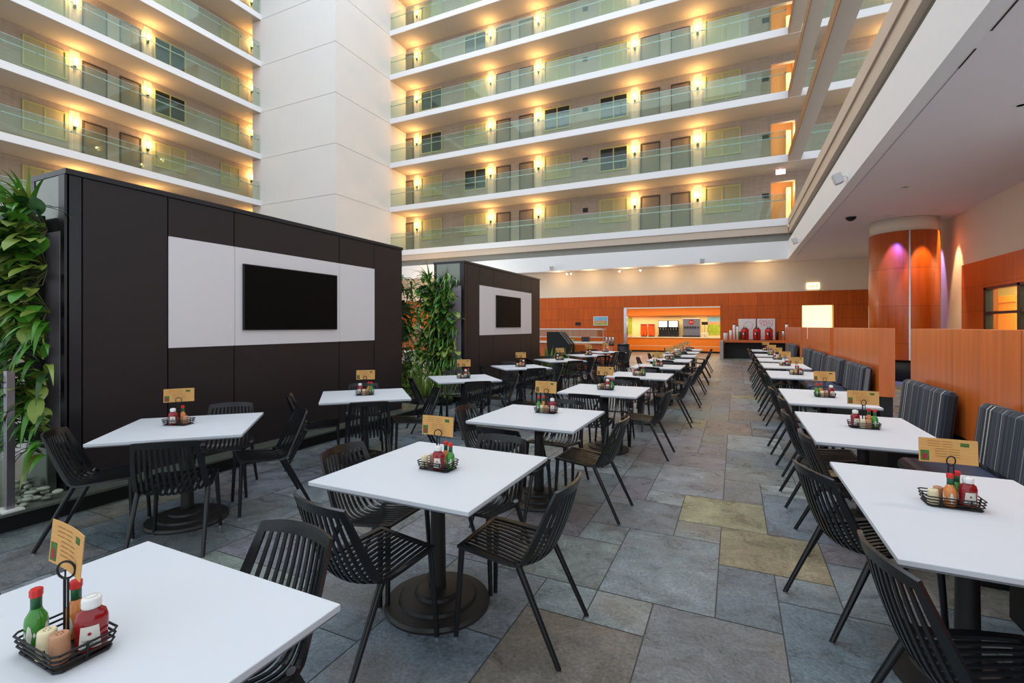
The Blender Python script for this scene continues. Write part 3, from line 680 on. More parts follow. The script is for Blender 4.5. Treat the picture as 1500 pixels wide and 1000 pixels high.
# ------------------------------------------------------------------ condiments
def rrect(w, d, z, c=.012):
    return [(-w+c, -d, z), (w-c, -d, z), (w, -d+c, z), (w, d-c, z), (w-c, d, z), (-w+c, d, z), (-w, d-c, z), (-w, -d+c, z)]
def make_caddy(rot=0):
    r = empty('condiment_caddy')
    b = MB(); R_ = .0028
    b.path(rrect(.094, .056, .004), R_, closed=True)
    b.box(-.09, .09, -.052, .052, .0025, .0055)
    for z, e in ((.02, .098), (.033, .1), (.046, .102)): b.path(rrect(e, e-.038, z), R_, closed=True)
    for x in (-.05, .05):
        for s in (-1, 1): b.path([(x, s*.056, .004), (x, s*.062, .048)], R_*1.2)
    for s in (-1, 1): b.path([(s*.094, 0, .004), (s*.102, 0, .048)], R_*1.2)
    b.build('wire_basket', 'black', r)
    b = MB(); b.path([(-.009, 0, .004), (-.009, 0, .178)], R_); b.path([(.009, 0, .004), (.009, 0, .178)], R_)
    n = 16; cs, sn = math.cos(rot), math.sin(rot)
    b.path([(math.cos(t)*.021*cs, math.cos(t)*.021*sn, .197+math.sin(t)*.021) for t in [2*PI*i/n for i in range(n)]], R_, closed=True)
    b.build('ring_handle', 'black', r)
    return Kind(r)
caddy = make_caddy(.5)
def make_card():
    # tan menu card standing behind the ring handle, bent lightly, with a small picture and lines of print; faces -Y
    r = empty('menu_card'); b = MB(); n = 6; vs = []; H0, H1, Wd = .172, .28, .104
    def cv(x): return .006*math.cos(x/Wd*1.5)
    for i in range(n+1):
        x = -Wd+2*Wd*i/n
        for y in (0, .0016):
            for z in (H0, H1): vs.append((x, cv(x)+y+(z-H0)*.08, z))
    fs = []
    for i in range(n):
        o = i*4; p = o+4; fs += [(o, p, p+1, o+1), (o+2, o+3, p+3, p+2), (o, o+2, p+2, p), (o+1, p+1, p+3, o+3)]
    fs += [(0, 1, 3, 2), (n*4, n*4+2, n*4+3, n*4+1)]
    b.add(vs, fs); cd = b.build('card', 'card_tan', r)
    b = MB()
    def patch(x0, x1, z0, z1, mi): 
        f = lambda x, z: (x, cv(x)+(z-H0)*.08-.0008, z); b.quad(f(x0, z0), f(x1, z0), f(x1, z1), f(x0, z1), mi)
    patch(-.098, -.066, H0+.006, H0+.052, 0)
    f2 = lambda x, z: (x, cv(x)+(z-H0)*.08-.0012, z); b.quad(f2(-.09, H0+.012), f2(-.074, H0+.012), f2(-.074, H0+.036), f2(-.09, H0+.036), 1)
    for i in range(7):
        z = H1-.014-i*.011; x0 = -.07 if i < 3 else -.045
        for a, c in ((x0, x0+.045), (x0+.05, x0+.088)):
            patch(a, c, z, z+.002, 2)
    patch(.045, .075, H1-.03, H1-.014, 0)
    b.build('print', ['card_green', 'card_red', 'card_ink'], cd)
    # holder clip that carries the card on the caddy handle
    b = MB(); b.path([(0, .004, 0), (0, .004, .174)], .002); b.build('holder_rod', 'black', r)
    return Kind(r)
card = make_card()
def make_ketchup():
    r = empty('ketchup_bottle')
    b = MB(); b.lathe([(.027, 0), (.031, .004), (.032, .02), (.031, .045), (.033, .062), (.033, .078), (.028, .094), (.018, .102), (.016, .106)], 24, sy=.66); b.build('bottle', 'ketchup', r)
    b = MB(); b.lathe([(.019, .104), (.02, .108), (.02, .124), (.018, .128), (.012, .129)], 20); b.lathe([(.001, .1285), (.0125, .129), (.012, .131), (.001, .1315)], 14); b.build('cap', 'white_plastic', r)
    def cyl(x, z, e=1.03): 
        a = math.asin(max(-1, min(1, x/.033))); return (math.sin(a)*.0335*1.0, -math.cos(a)*.0335*.66*e, z)
    for s in (-1, 1):
        b = MB()
        for i in range(6):
            xa = -.021+.042*i/6; xb = xa+.007
            k = lambda x: x*.8
            p = [cyl(xa, .014), cyl(xb, .014), cyl(k(xb), .066), cyl(k(xa), .066)]
            if s < 0: p = [(q[0], -q[1], q[2]) for q in p][::-1]
            b.quad(*p)
        lb = b.build('paper_label', 'label_white', r)
    b = MB()
    for s in (1, -1):
        ys = lambda p: (p[0], p[1]*s*1.02, p[2])
        for z, x in ((.018, .017), (.026, .016), (.034, .015)): 
            b.quad(ys(cyl(-x, z)), ys(cyl(x, z)), ys(cyl(x, z+.0012)), ys(cyl(-x, z+.0012)))
    b.build('label_rule', 'label_ink', lb)
    b = MB(); b.tube((0, -.0224, .048), (0, -.0236, .048), .0038, n=12); b.build('tomato_mark', 'card_red', lb)
    text_mesh('TOMATO', .0066, Matrix.Translation((0, -.0232, .0315)) @ Matrix.Rotation(PI/2, 4, 'X'), 'label_ink', 'lettering', lb, .0003)
    text_mesh('KETCHUP', .0066, Matrix.Translation((0, -.0232, .0235)) @ Matrix.Rotation(PI/2, 4, 'X'), 'label_ink', 'lettering', lb, .0003)
    return Kind(r)
def make_sauce(m, lab):
    r = empty('hot_sauce_bottle')
    b = MB(); b.lathe([(.02, 0), (.023, .004), (.023, .062), (.021, .074), (.013, .088), (.0105, .096)], 20); b.build('bottle', m, r)
    b = MB(); b.lathe([(.0112, .094), (.0112, .122), (.0108, .125)], 16); b.build('neck_label', 'neck_green', r)
    b = MB(); b.lathe([(.0125, .122), (.0135, .125), (.0135, .139), (.011, .142)], 8, smooth=False); b.build('cap', 'cap_red', r)
    b = MB()
    for s in (0, 1, 2, 3):
        an = s*PI/2; pts = []
        for (a, z) in ((-.62, .036), (0, .012), (.62, .036), (0, .062)):
            pts.append((math.sin(an+a)*.0236, -math.cos(an+a)*.0236, z))
        c = (math.sin(an)*.0246, -math.cos(an)*.0246, .037)
        b.add(pts+[c], [(0, 1, 4), (1, 2, 4), (2, 3, 4), (3, 0, 4)])
    b.build('paper_label', lab, r); return Kind(r)
def make_shaker(m):
    r = empty('shaker'); b = MB(); n = 24; vs = []
    prof = [(.02, 0), (.0215, .004), (.0185, .056), (.0178, .0625), (.015, .0645)]
    b.lathe(prof, n); bd = b.build('body', m, r)
    b = MB()
    for i in range(6):
        a = 2*PI*i/6; b.tube((math.cos(a)*.0065, math.sin(a)*.0065, .0643), (math.cos(a)*.0065, math.sin(a)*.0065, .0653), .0012, n=6)
    b.build('pour_holes', 'black', bd); return Kind(r)
ketchup = make_ketchup(); gsauce = make_sauce('green_glass', 'label_white'); osauce = make_sauce('orange_sauce', 'label_white'); scream = make_shaker('shaker_cream'); stan = make_shaker('shaker_tan')
KS = {'k': (ketchup, 'red ketchup bottle', 'ketchup bottle'), 'g': (gsauce, 'green hot sauce bottle with red cap', 'sauce bottle'), 'o': (osauce, 'orange hot sauce bottle with red cap', 'sauce bottle'),
      'c': (scream, 'cream ribbed salt shaker', 'shaker'), 't': (stan, 'tan ribbed pepper shaker', 'shaker')}
def condiments(x, y, where, rz, items, cardrot=0.0, card_off=(0, .0), nocard=False):
    z = .75; sc = 1.0
    caddy.put((x, y, z), rz, 'black wire condiment caddy with ring handle on %s' % where, 'wire caddies on the tables', 'caddy')
    cs, sn = math.cos(rz), math.sin(rz)
    for k, dx, dy, rr in items:
        kd, ds, cat = KS[k]
        kd.put((x+dx*cs-dy*sn, y+dx*sn+dy*cs, z+.006), rr, '%s in the caddy on %s' % (ds, where), 'condiments in the caddies', cat)
    if not nocard:
        card.put((x+card_off[0], y+card_off[1], z+.006), cardrot, 'tan menu card held above the caddy on %s' % where, 'menu cards on the tables', 'menu card')
LAY1 = [('c', -.075, -.022, 0), ('t', -.045, .028, 0), ('k', .03, -.026, .3), ('o', .035, .03, 0), ('g', .075, .005, 0)]
LAY2 = [('k', -.055, .0, .3), ('c', -.012, -.03, 0), ('t', .025, -.028, 0), ('g', .07, .0, 0), ('o', .04, .032, 0)]
LAY3 = [('c', -.07, -.025, 0), ('t', -.035, .03, 0), ('o', -.012, -.026, 0), ('g', .03, .032, 0), ('k', .055, -.008, .1)]
LAY4 = [('g', -.075, -.0, 0), ('o', -.035, .03, 0), ('c', -.03, -.03, 0), ('t', .012, -.03, 0), ('k', .06, .0, .4)]

NTH = ['nearest', 'second', 'third', 'fourth', 'fifth', 'sixth', 'seventh', 'eighth', 'ninth', 'tenth']
# ---- centre row of square tables along the aisle
crow = [(-1.50, .555), (-1.51, 2.245), (-1.585, 3.95), (-1.48, 5.93), (-1.41, 7.95), (-1.40, 9.90), (-1.41, 11.88), (-1.43, 13.75), (-1.47, 15.6), (-1.50, 17.5)]
for i, (x, y) in enumerate(crow):
    w = 'the %s centre-row table' % NTH[i]
    sq_table.put((x, y, 0), 0, 'white-topped square table on a stepped round base, %s in the centre row beside the aisle' % NTH[i], 'square tables of the centre row', 'table')
    far = i > 3; g = 'chairs around the centre row'
    rj = lambda s: random.uniform(-s, s)
    if i == 0:
        put_chair(-1.50, 1.03, -91, 'black slatted chair on the far side of %s' % w, g)
        put_chair(-1.93, .50, 3, 'black slatted chair at the left frame edge, beside %s' % w, g)
    elif i == 1:
        put_chair(-.99, 2.245, 180, 'black slatted chair on the aisle side of %s' % w, g)
        put_chair(-1.60, 1.76, 80, 'black slatted chair on the near side of %s' % w, g)
        put_chair(-1.99, 2.27, 2, 'black slatted chair on the left side of %s' % w, g)
        put_chair(-1.47, 2.70, -93, 'black slatted chair on the far side of %s' % w, g)
    else:
        put_chair(x+.50+(.02 if i > 2 else 0), y+rj(.02), 180+rj(3), 'black slatted chair on the aisle side of %s' % w, g, far)
        put_chair(x-.5+rj(.02), y+rj(.04), rj(4), 'black slatted chair on the left side of %s' % w, g, far)
        put_chair(x+rj(.05), y-.52, 90+rj(5), 'black slatted chair on the near side of %s' % w, g, far)
        put_chair(x+rj(.05), y+.47, -90+rj(5), 'black slatted chair on the far side of %s' % w, g, far)
    if i == 0: condiments(-1.492, .597, w, 0, [('g', -.076, -.028, .6), ('o', -.035, .034, .6), ('c', .0, -.036, 0), ('t', .045, -.03, 0), ('k', .062, .024, 1.0)], -.1, (-.045, .012))
    elif i == 1: condiments(x, y, w, 0, [('c', -.076, -.02, 0), ('t', -.05, .024, 0), ('k', .022, -.03, .25), ('o', .03, .034, 0), ('g', .075, .012, .6)], .0, (-.02, .02))
    else: condiments(x, y+(.18 if i == 2 else rj(.12)), w, 0, [LAY1, LAY2, LAY4][i % 3], .0, (-.01, .01), nocard=(i in (4,)))
# ---- rotated tables by the dark partitions
prow = [(-3.975, 2.355), (-3.905, 4.3), (-3.79, 6.33), (-3.84, 8.6), (-3.77, 10.72), (-3.68, 12.85), (-3.68, 14.75)]
for i, (x, y) in enumerate(prow):
    w = 'the %s diagonal table' % NTH[i]
    sq_table.put((x, y, 0), math.radians(44), 'white square table set diagonally, %s in the row by the dark partitions' % NTH[i], 'diagonal tables by the partitions', 'table')
    g = 'chairs around the diagonal tables'; far = i > 1
    pos = [(-.33, -.45, 49, 'near left'), (.40, -.31, 135, 'near right'), (.29, .53, -118, 'far right'), (-.35, .55, -45, 'far left')]
    for j, (dx, dy, a, s) in enumerate(pos):
        if i: dx, dy, a = [(-.40, -.38, 46), (.40, -.39, 134), (.43, .40, -134), (-.40, .42, -46)][j]
        put_chair(x+dx, y+dy, a, 'black slatted chair at the %s side of %s' % (s, w), g, far)
    if i == 0: condiments(-4.1, 2.36, w, math.radians(20), [('k', -.02, -.035, .9), ('o', .01, .03, 0), ('t', .06, .0, 0)], .95, (-.03, .02))
    else: condiments(x, y, w, math.radians(40), [LAY3, LAY2, LAY1][i % 3], .65, (0, .01))
# ---- window-side row of long tables by the booth benches
rrow = [(2.06, 3.32), (3.84, 5.22), (5.69, 7.05), (8.46, 9.8), (10.46, 11.8), (12.33, 13.7), (14.3, 15.7), (17.2, 18.6)]
for i, (a, c) in enumerate(rrow):
    w = 'the %s booth-side table' % NTH[i]; cy = (a+c)/2
    long_table.put((.905, cy, 0), 0, 'white-topped long table before the striped booths, %s in that row' % NTH[i], 'long tables by the booths', 'table')
    g = 'chairs on the aisle side of the booth tables'
    ch = [(.70, 2.04, 12), (.60, 3.08, 22)] if i == 0 else [(.70, a+.15, 3), (.66, a+1.05, 1)]
    for j, (x, y, an) in enumerate(ch):
        put_chair(x, y, an, 'black slatted chair at the %s half of %s' % (['near', 'far'][j], w), g, i > 2)
    if i == 0: condiments(.87, 2.75, w, 0, LAY3, .0, (.0, .03))
    else: condiments(.915, cy+random.uniform(-.02, .1), w, 0, [LAY2, LAY4, LAY3, LAY1][(i-1) % 4], .0, (.0, .02))

# ------------------------------------------------------------------ booths
def bench(y0, y1, label):
    r = empty('booth_bench', (1.55, (y0+y1)/2, 0)); tag(r, label, 'bench', 'striped booth benches'); L = (y1-y0)/2
    b = MB(); b.box(-.23, .27, -L+.03, L-.03, 0, .36, bev=.004); b.build('bench_base', 'plinth_black', r)
    b = MB(); b.box(-.33, .28, -L, L, .36, .465, bev=.03); b.build('seat_cushion', 'leather', r)
    n = 2; st = 2*L/n
    for i in range(n):
        a = -L+i*st+.003; c = a+st-.006
        b = MB(); m = Matrix.Translation((.19, 0, .50)) @ Matrix.Rotation(math.radians(6), 4, 'Y'); b.box(-.055, .06, a, c, -.03, .45, bev=.035, mtx=m); b.build('back_cushion', 'striped_fabric', r)
bl = ['nearest', 'second', 'third', 'fourth', 'fifth', 'sixth', 'seventh', 'eighth']
for i, (a, c) in enumerate(((1.9, 3.45), (3.72, 4.97), (5.62, 6.85), (8.62, 10.0), (10.35, 11.9), (12.5, 13.9), (14.2, 15.8), (17.8, 20.4))):
    bench(a, c, 'booth bench with grey striped back and blue-grey leather seat, %s in the row' % bl[i])
for i, (a, c) in enumerate(((-.5, 7.11), (8.49, 12.0), (12.4, 16.0), (17.65, 22.6))):
    r = empty('booth_divider', (1.97, (a+c)/2, 0)); tag(r, 'low orange wood divider behind the booths, %s from the camera' % NTH[i], 'divider', 'booth dividers'); L = (c-a)/2
    b = MB(); b.box(-.09, .1, -L, L, .53, 1.52, bev=.003); b.build('wood_panel', 'wood_divider', r)
    b = MB(); b.box(-.07, .08, -L+.02, L-.02, 0, .53); b.build('plinth', 'plinth_black', r)

# ------------------------------------------------------------------ round wood column
r = empty('round_column', (4.46, 17.5, 0)); tag(r, 'big round column clad in orange wood with a chrome seam', 'column')
b = MB(); b.lathe([(.815, .6), (.82, .61), (.82, 4.22), (.81, 4.23)], 64); b.build('wood_cladding', 'wood_round', r)
b = MB(); b.lathe([(.75, 0), (.75, .6)], 48); b.build('plinth', 'plinth_black', r)
b = MB(); b.lathe([(.80, 4.22), (.80, 4.615)], 64); b.build('capital', 'beige_wall', r)
an = math.atan2(-17.5, -4.46)+.165
b = MB(); b.box(.815, .832, -.018, .018, .6, 4.22, mtx=Matrix.Rotation(an, 4, 'Z')); b.build('seam_strip', 'chrome', r)
def spot(loc, target, e, col, size, label):
    q = empty('recessed_downlight', loc); tag(q, label, 'downlight', 'recessed ceiling downlights')
    b = MB(); b.lathe([(.05, .0), (.075, -.006), (.085, 0)], 20); b.build('trim_ring', 'white_plastic', q)
    if e:
        l = light('downlight_lamp', 'SPOT', (0, 0, -.03), e, col, parent=q, spot_size=size, spot_blend=.5, shadow_soft_size=.03)
        d = Vector(target)-Vector(loc); l.rotation_euler = d.to_track_quat('-Z', 'Y').to_euler()
spot((3.85, 16.35, CZ-.002), (4.12, 16.75, 2.6), 900, (.12, .1, 1), .75, 'recessed downlight throwing violet light on the column')
spot((4.75, 16.15, CZ-.002), (4.75, 16.7, 2.6), 260, (1, .66, .3), .7, 'recessed downlight throwing warm light on the column')
spot((5.15, 18.1, CZ-.002), (5.5, 18.3, 2.4), 420, (.5, .36, 1), .6, 'recessed downlight washing the right wall violet behind the column')
spot((5.15, 16.95, CZ-.002), (5.5, 17.0, 2.4), 420, (1, .74, .4), .55, 'recessed downlight washing the right wall warm beside the column')
for i, (x, y) in enumerate(((3.4, 13.2), (3.6, 9.0), (3.6, 5.0), (3.6, 22))):
    spot((x, y, CZ-.002), (x, y, 0), 230, (1, .86, .7), 1.9, 'small recessed downlight in the right grey ceiling, %s from the camera' % ['third', 'second', 'nearest', 'farthest'][i])
# dome camera in the ceiling
r = empty('dome_camera', (2.95, 16.2, CZ)); tag(r, 'black dome camera under the grey ceiling', 'security camera')
b = MB(); b.lathe([(.13, 0), (.13, -.02), (.11, -.06), (.06, -.1), (.001, -.115)], 20); b.build('dome', 'black', r)
# speakers on the fascia
def speaker(loc, rz, label, s=1.0):
    r = empty('wall_speaker', loc, rz); tag(r, label, 'speaker', 'speakers on the white fascia'); r.scale = (s, s, s)
    b = MB(); b.box(-.1, .1, -.3, -.12, -.13, .13, bev=.02, mtx=Matrix.Rotation(.35, 4, 'X')); b.build('cabinet', 'speaker_grey', r)
    b = MB(); b.tube((0, 0, -.02), (0, -.16, -.02), .02, n=8); b.box(-.05, .05, -.02, 0, -.07, .03); b.build('bracket', 'white_plastic', r)
speaker((SX, 4.9, 4.83), -PI/2, 'white box speaker on the right fascia, nearest the camera', 1.0)
speaker((SX, 12.3, 4.8), -PI/2, 'white box speaker on the right fascia, second from the camera', .9)
speaker((SX, 20.5, 4.8), -PI/2, 'white box speaker on the right fascia near the far corner', .9)
speaker((-9.2, FY, 4.85), 0, 'white box speaker on the far fascia, left one')
speaker((-1.45, FY, 4.8), 0, 'white box speaker on the far fascia, right one')
# track spotlights under the far ceiling
for i, x in enumerate((-8.55, -8.3, -5.6, -4.5)):
    r = empty('track_spotlight', (x, FY+.55, CZ)); tag(r, 'small glaring track spotlight over the far wall, %s of four from the left' % ['first', 'second', 'third', 'fourth'][i], 'spotlight', 'track spotlights')
    b = MB(); b.tube((0, 0, 0), (0, 0, -.08), .012, n=6); b.tube((0, .03, -.1), (0, -.05, -.13), .035, .045, n=12); hs = b.build('housing', 'edge_dark', r)
    b = MB(); b.tube((0, -.051, -.131), (0, -.056, -.133), .04, n=12); b.build('bulb', 'bulb', hs)
    light('track_lamp', 'SPOT', (0, .05, -.15), 60, (1, .74, .4), parent=r, spot_size=2.2, spot_blend=.6, shadow_soft_size=.03, rotation=None) if False else None
for x in (-9.0, -7.2, -5.2, -3.2, -1.2, 1.2):
    o = light('added_wall_wash', 'POINT', (x, FY+.22, CZ-.3), 15, (1, .68, .34), shadow_soft_size=.1)  # extra point lights added to brighten the beige wall, without fixtures
# exit sign over the wood wall
r = empty('exit_sign', (3.28, WY+.03, 3.42)); tag(r, 'glowing EXIT sign on the beige wall above the far wood wall', 'exit sign')
b = MB(); b.box(-.26, .26, -.06, 0, -.14, .16, bev=.01); b.build('housing', 'sign_face', r)
text_mesh('EXIT', .19, Matrix.Translation((0, -.063, -.02)) @ Matrix.Rotation(PI/2, 4, 'X'), 'sign_letter', 'lettering', r)
# hatch: glowing panel added in place of the lit room beyond
b = MB(); b.box(HX0, HX1, WY+.5, WY+.52, HZ0, HZ1); o = b.build('lit_room_panel', 'room_glow'); tag(o, 'bright panel standing in for the lit room behind the far wall hatch', 'lit room stand-in')
b = MB(); b.box(HX0-.02, HX0, WY+.25, WY+.5, HZ0, HZ1); b.box(HX1, HX1+.02, WY+.25, WY+.5, HZ0, HZ1); b.box(HX0, HX1, WY+.25, WY+.5, HZ1, HZ1+.02); b.box(HX0, HX1, WY+.25, WY+.5, HZ0-.02, HZ0); struct('trim_9', b, 'cream_lit')
# side window
r = MB(); 
for y in (VY0, 12.0, 13.75, VY1-.12): r.box(RX-.02, RX+.12, y, y+.12, VZ0, VZ1)
r.box(RX-.02, RX+.12, VY0, VY1, VZ1-.06, VZ1); r.box(RX-.02, RX+.12, VY0, VY1, VZ0, VZ0+.06); r.box(RX-.01, RX+.1, VY0, VY1, 1.84, 1.9)
struct('window_1', r, 'edge_dark')
b = MB(); b.box(RX+.04, RX+.05, VY0+.12, VY1-.12, VZ0+.06, VZ1-.06); struct('window_2', b, 'rail_glass')
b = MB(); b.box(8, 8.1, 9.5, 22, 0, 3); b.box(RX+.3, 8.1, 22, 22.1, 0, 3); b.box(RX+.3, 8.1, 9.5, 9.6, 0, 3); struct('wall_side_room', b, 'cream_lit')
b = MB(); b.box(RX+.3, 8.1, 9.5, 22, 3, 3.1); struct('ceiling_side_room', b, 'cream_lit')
light('side_room_light', 'AREA', (6.9, 15.5, 2.95), 500, (1, .82, .46), shape='RECTANGLE', size=1.6, size_y=9)
b = MB(); b.box(7.7, 7.95, 19.6, 20.7, 0, 2.3); b.box(7.65, 7.7, 19.5, 20.8, 2.3, 2.5); tag(b.build('cabinet', ['orange_lit']), 'orange cabinet seen through the side window', 'cabinet')

# ------------------------------------------------------------------ servery
r = empty('serving_counter', (-3.4, 30, 0)); tag(r, 'long orange wood serving counter with a white top in the lit alcove', 'counter')
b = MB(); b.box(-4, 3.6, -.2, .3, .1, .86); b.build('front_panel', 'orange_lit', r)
b = MB(); b.box(-4, 3.6, -.15, .3, 0, .1); b.build('kick_plate', 'plinth_black', r)
b = MB(); b.box(-4, 3.6, -.26, .95, .86, .92); b.build('countertop', 'counter_white', r)
b = MB(); b.box(-4, 3.6, -.215, -.2, .36, .385); b.build('trim_rail', 'counter_white', r)
def thing(name, loc, label, cat, parts, rz=0, group=None):
    q = empty(name, loc, rz); tag(q, label, cat, group)
    for pn, pm, fn in parts:
        b = MB(); fn(b); b.build(pn, pm, q)
    return q
CT = .92
for i, x in enumerate((-5.13, -4.68)):
    thing('drink_dispenser', (x, 30.3, CT), 'orange insulated drink dispenser on the serving counter, %s one' % ['left', 'right'][i], 'dispenser',
          [('body', 'orange_plastic', lambda b: b.box(-.19, .19, -.2, .2, .05, .7, bev=.05)), ('lid', 'red_plastic', lambda b: b.box(-.2, .2, -.21, .21, .7, .78, bev=.03)), ('tap', 'black', lambda b: b.tube((0, -.2, .16), (0, -.28, .12), .025, n=8)), ('base', 'edge_dark', lambda b: b.box(-.17, .17, -.18, .18, 0, .05))], group='orange drink dispensers')
for i, x in enumerate((-3.98, -3.38)):
    thing('coffee_brewer', (x, 30.35, CT), 'dark drinks machine with a glowing white front, %s of a pair on the counter' % ['left', 'right'][i], 'drinks machine',
          [('body', 'edge_dark', lambda b: (b.box(-.28, .28, .05, .3, 0, .98), b.box(-.28, .28, -.25, .05, .55, .98), b.box(-.28, .28, -.25, .05, 0, .1))), ('lit_front', 'oven_lit', lambda b: b.box(-.24, .24, -.27, -.25, .6, .95)), ('spout', 'chrome', lambda b: [b.tube((q, -.15, .55), (q, -.15, .42), .02, n=8) for q in (-.15, 0, .15)])], group='pair of drinks machines')
thing('soda_fountain', (-2.35, 30.3, CT), 'silver soda fountain with a red round badge on the counter', 'soda fountain',
      [('cabinet', 'stainless', lambda b: (b.box(-.48, .48, -.05, .35, 0, 1.1, bev=.02), b.box(-.48, .48, -.3, -.05, .62, 1.1, bev=.02))), ('drip_tray', 'edge_dark', lambda b: b.box(-.5, .5, -.34, -.05, 0, .09)),
       ('badge', 'red_plastic', lambda b: b.tube((0, -.3, .88), (0, -.32, .88), .15, n=24)), ('badge_mark', 'white_plastic', lambda b: b.path([(-.1, -.325, .86), (-.04, -.325, .91), (.02, -.325, .86), (.1, -.325, .9)], .014)),
       ('nozzle', 'black', lambda b: [b.tube((-.36+.144*q, -.2, .62), (-.36+.144*q, -.2, .5), .025, n=8) for q in range(6)])])
thing('wall_art', (-.95, 30.96, 1.05), 'large meadow picture at the right end of the alcove wall', 'picture',
      [('sky', 'art_sky', lambda b: b.box(-.55, .55, 0, .03, .78, 1.05)), ('hills', 'art_hill', lambda b: b.box(-.55, .55, 0, .03, .62, .78)), ('field', 'art_field', lambda b: b.box(-.55, .55, 0, .03, 0, .62))])
thing('wall_art', (-6.3, 30.96, 1.0), 'green and yellow picture at the left end of the alcove wall', 'picture', [('canvas', 'art_field', lambda b: b.box(-.3, .3, 0, .03, 0, 1.1))])
thing('stand_sign', (-1.62, 30.1, CT), 'small black sign on a thin pole on the serving counter', 'sign', [('pole', 'black', lambda b: b.tube((0, 0, 0), (0, 0, .72), .01, n=6)), ('sign_panel', 'black', lambda b: b.box(-.17, .17, -.01, .01, .72, .9)), ('base', 'black', lambda b: b.box(-.07, .07, -.07, .07, 0, .012))])
cup = Kind(thing('paper_cup_stack', (0, 0, 0), 'stack', 'cups', [('cups', 'white_plastic', lambda b: b.lathe([(.035, 0), (.045, .26), (.04, .265)], 12))]))
for i in range(4): cup.put((-2.02+i*.1-.1+.35, 29.95, CT), 0, 'short white cup stack beside the soda fountain, %s of four from the left' % ['first', 'second', 'third', 'fourth'][i], 'cup stacks on the serving counter', 'cups')
thing('fruit_bowl', (-5.9, 30.0, CT), 'pale bowl at the left end of the serving counter', 'bowl', [('bowl', 'counter_white', lambda b: b.lathe([(.06, 0), (.16, .09), (.17, .11), (.15, .1), (.05, .02)], 20)), ('fruit', 'orange_plastic', lambda b: [b.lathe([(.001, -.035), (.03, -.02), (.035, 0), (.03, .02), (.001, .035)], 10, (math.cos(a)*.07, math.sin(a)*.07, .1)) for a in (0, 1.3, 2.6, 3.9, 5.2)])])

# coffee table at right with three red urns
r = empty('coffee_table', (1.0, 25.55, 0)); tag(r, 'long wooden coffee table against the far wood wall with black skirt', 'table')
b = MB(); b.box(-1.5, 1.3, -.4, .4, .78, .9, bev=.004); b.build('tabletop', 'wood_plain', r)
b = MB(); b.box(-1.45, 1.25, -.1, .36, 0, .78); b.box(1.1, 1.25, -.36, -.1, 0, .78); b.build('base_cabinet', 'plinth_black', r)
o = MB(); o.box(-.66, -.5+.02-.03, 24.75, 25.95, 0, .86, bev=.004); tag(o.build('stone_pier', 'stone_block'), 'pale grey stone block beside the coffee table', 'stone block')
ZT2 = .9
for i, x in enumerate((.42, .93, 1.44)):
    thing('coffee_urn', (x, 25.5, ZT2), 'red coffee urn with black lid and tap on the coffee table, %s of three' % ['left', 'middle', 'right'][i], 'coffee urn',
          [('body', 'red_plastic', lambda b: b.lathe([(.15, .04), (.17, .06), (.17, .48), (.15, .53)], 24)), ('lid', 'black', lambda b: (b.lathe([(.12, .53), (.1, .57), (.001, .58)], 18), b.path([(-.08, 0, .56), (-.05, 0, .62), (.05, 0, .62), (.08, 0, .56)], .014))), ('tap', 'black', lambda b: (b.box(-.03, .03, -.22, -.16, .1, .4), b.tube((0, -.2, .12), (0, -.2, .06), .015, n=8))),
           ('base', 'black', lambda b: b.lathe([(.15, 0), (.15, .04)], 18)), ('badge', 'label_white', lambda b: b.box(-.09, -.04, -.172, -.155, .26, .34))], group='red coffee urns')
for i, (x, w_) in enumerate(((.52, .38), (1.34, .38))):
    q = thing('poster', (x, 25.93, .92), '%s white poster leaning behind the red urns' % ['left', 'right'][i], 'poster', [('board', 'paper_white', lambda b, w_=w_: b.box(-w_, w_, 0, .02, 0, 1.0))])
    if i: text_mesh('GREAT', .2, Matrix.Translation((.02, -.002, .86)) @ Matrix.Rotation(PI/2, 4, 'X'), 'paper_pink', 'lettering', q); text_mesh('TASTE', .2, Matrix.Translation((.02, -.002, .7)) @ Matrix.Rotation(PI/2, 4, 'X'), 'paper_pink', 'lettering', q)
    else:
        b = MB(); b.path([(.05+math.cos(t)*.2, -.004, .66+math.sin(t)*.2) for t in [2*PI*j/20 for j in range(20)]], .008, n=5, closed=True); b.build('ring_print', 'art_hill', q)
for i, (x, h, m, lab) in enumerate(((-.42, .36, 'white_plastic', 'cream lidded canister at the left end of the coffee table'), (-.2, .5, 'white_plastic', 'tall cup stack with white lids on the coffee table, first from the left'), (-.05, .78, 'white_plastic', 'tallest cup stack left of the red urns'), (.1, .7, 'white_plastic', 'tall cup stack leaning by the left red urn'),
                               (1.78, .42, 'black', 'black bottle right of the red urns'), (2.02, .46, 'chrome', 'silver thermos at the right of the coffee table'), (2.16, .8, 'white_plastic', 'tall white cup stack at the right end of the coffee table'), (.2, .4, 'leaf_c', 'dark green bottle beside the left red urn'))):
    thing('cup_stack' if m == 'white_plastic' else 'thermos_bottle', (x, 25.42, ZT2), lab, 'cups' if m == 'white_plastic' else 'bottle',
          [('body', m, lambda b, h=h, i=i: b.lathe([(.05 if i else .1, 0), (.06 if i else .1, h*.9), (.045 if i else .1, h*.93)], 14)), ('lid', 'black' if m != 'black' else 'edge_dark', lambda b, h=h, i=i: b.lathe([(.05 if i else .1, h*.93), (.04 if i else .09, h)], 12))])

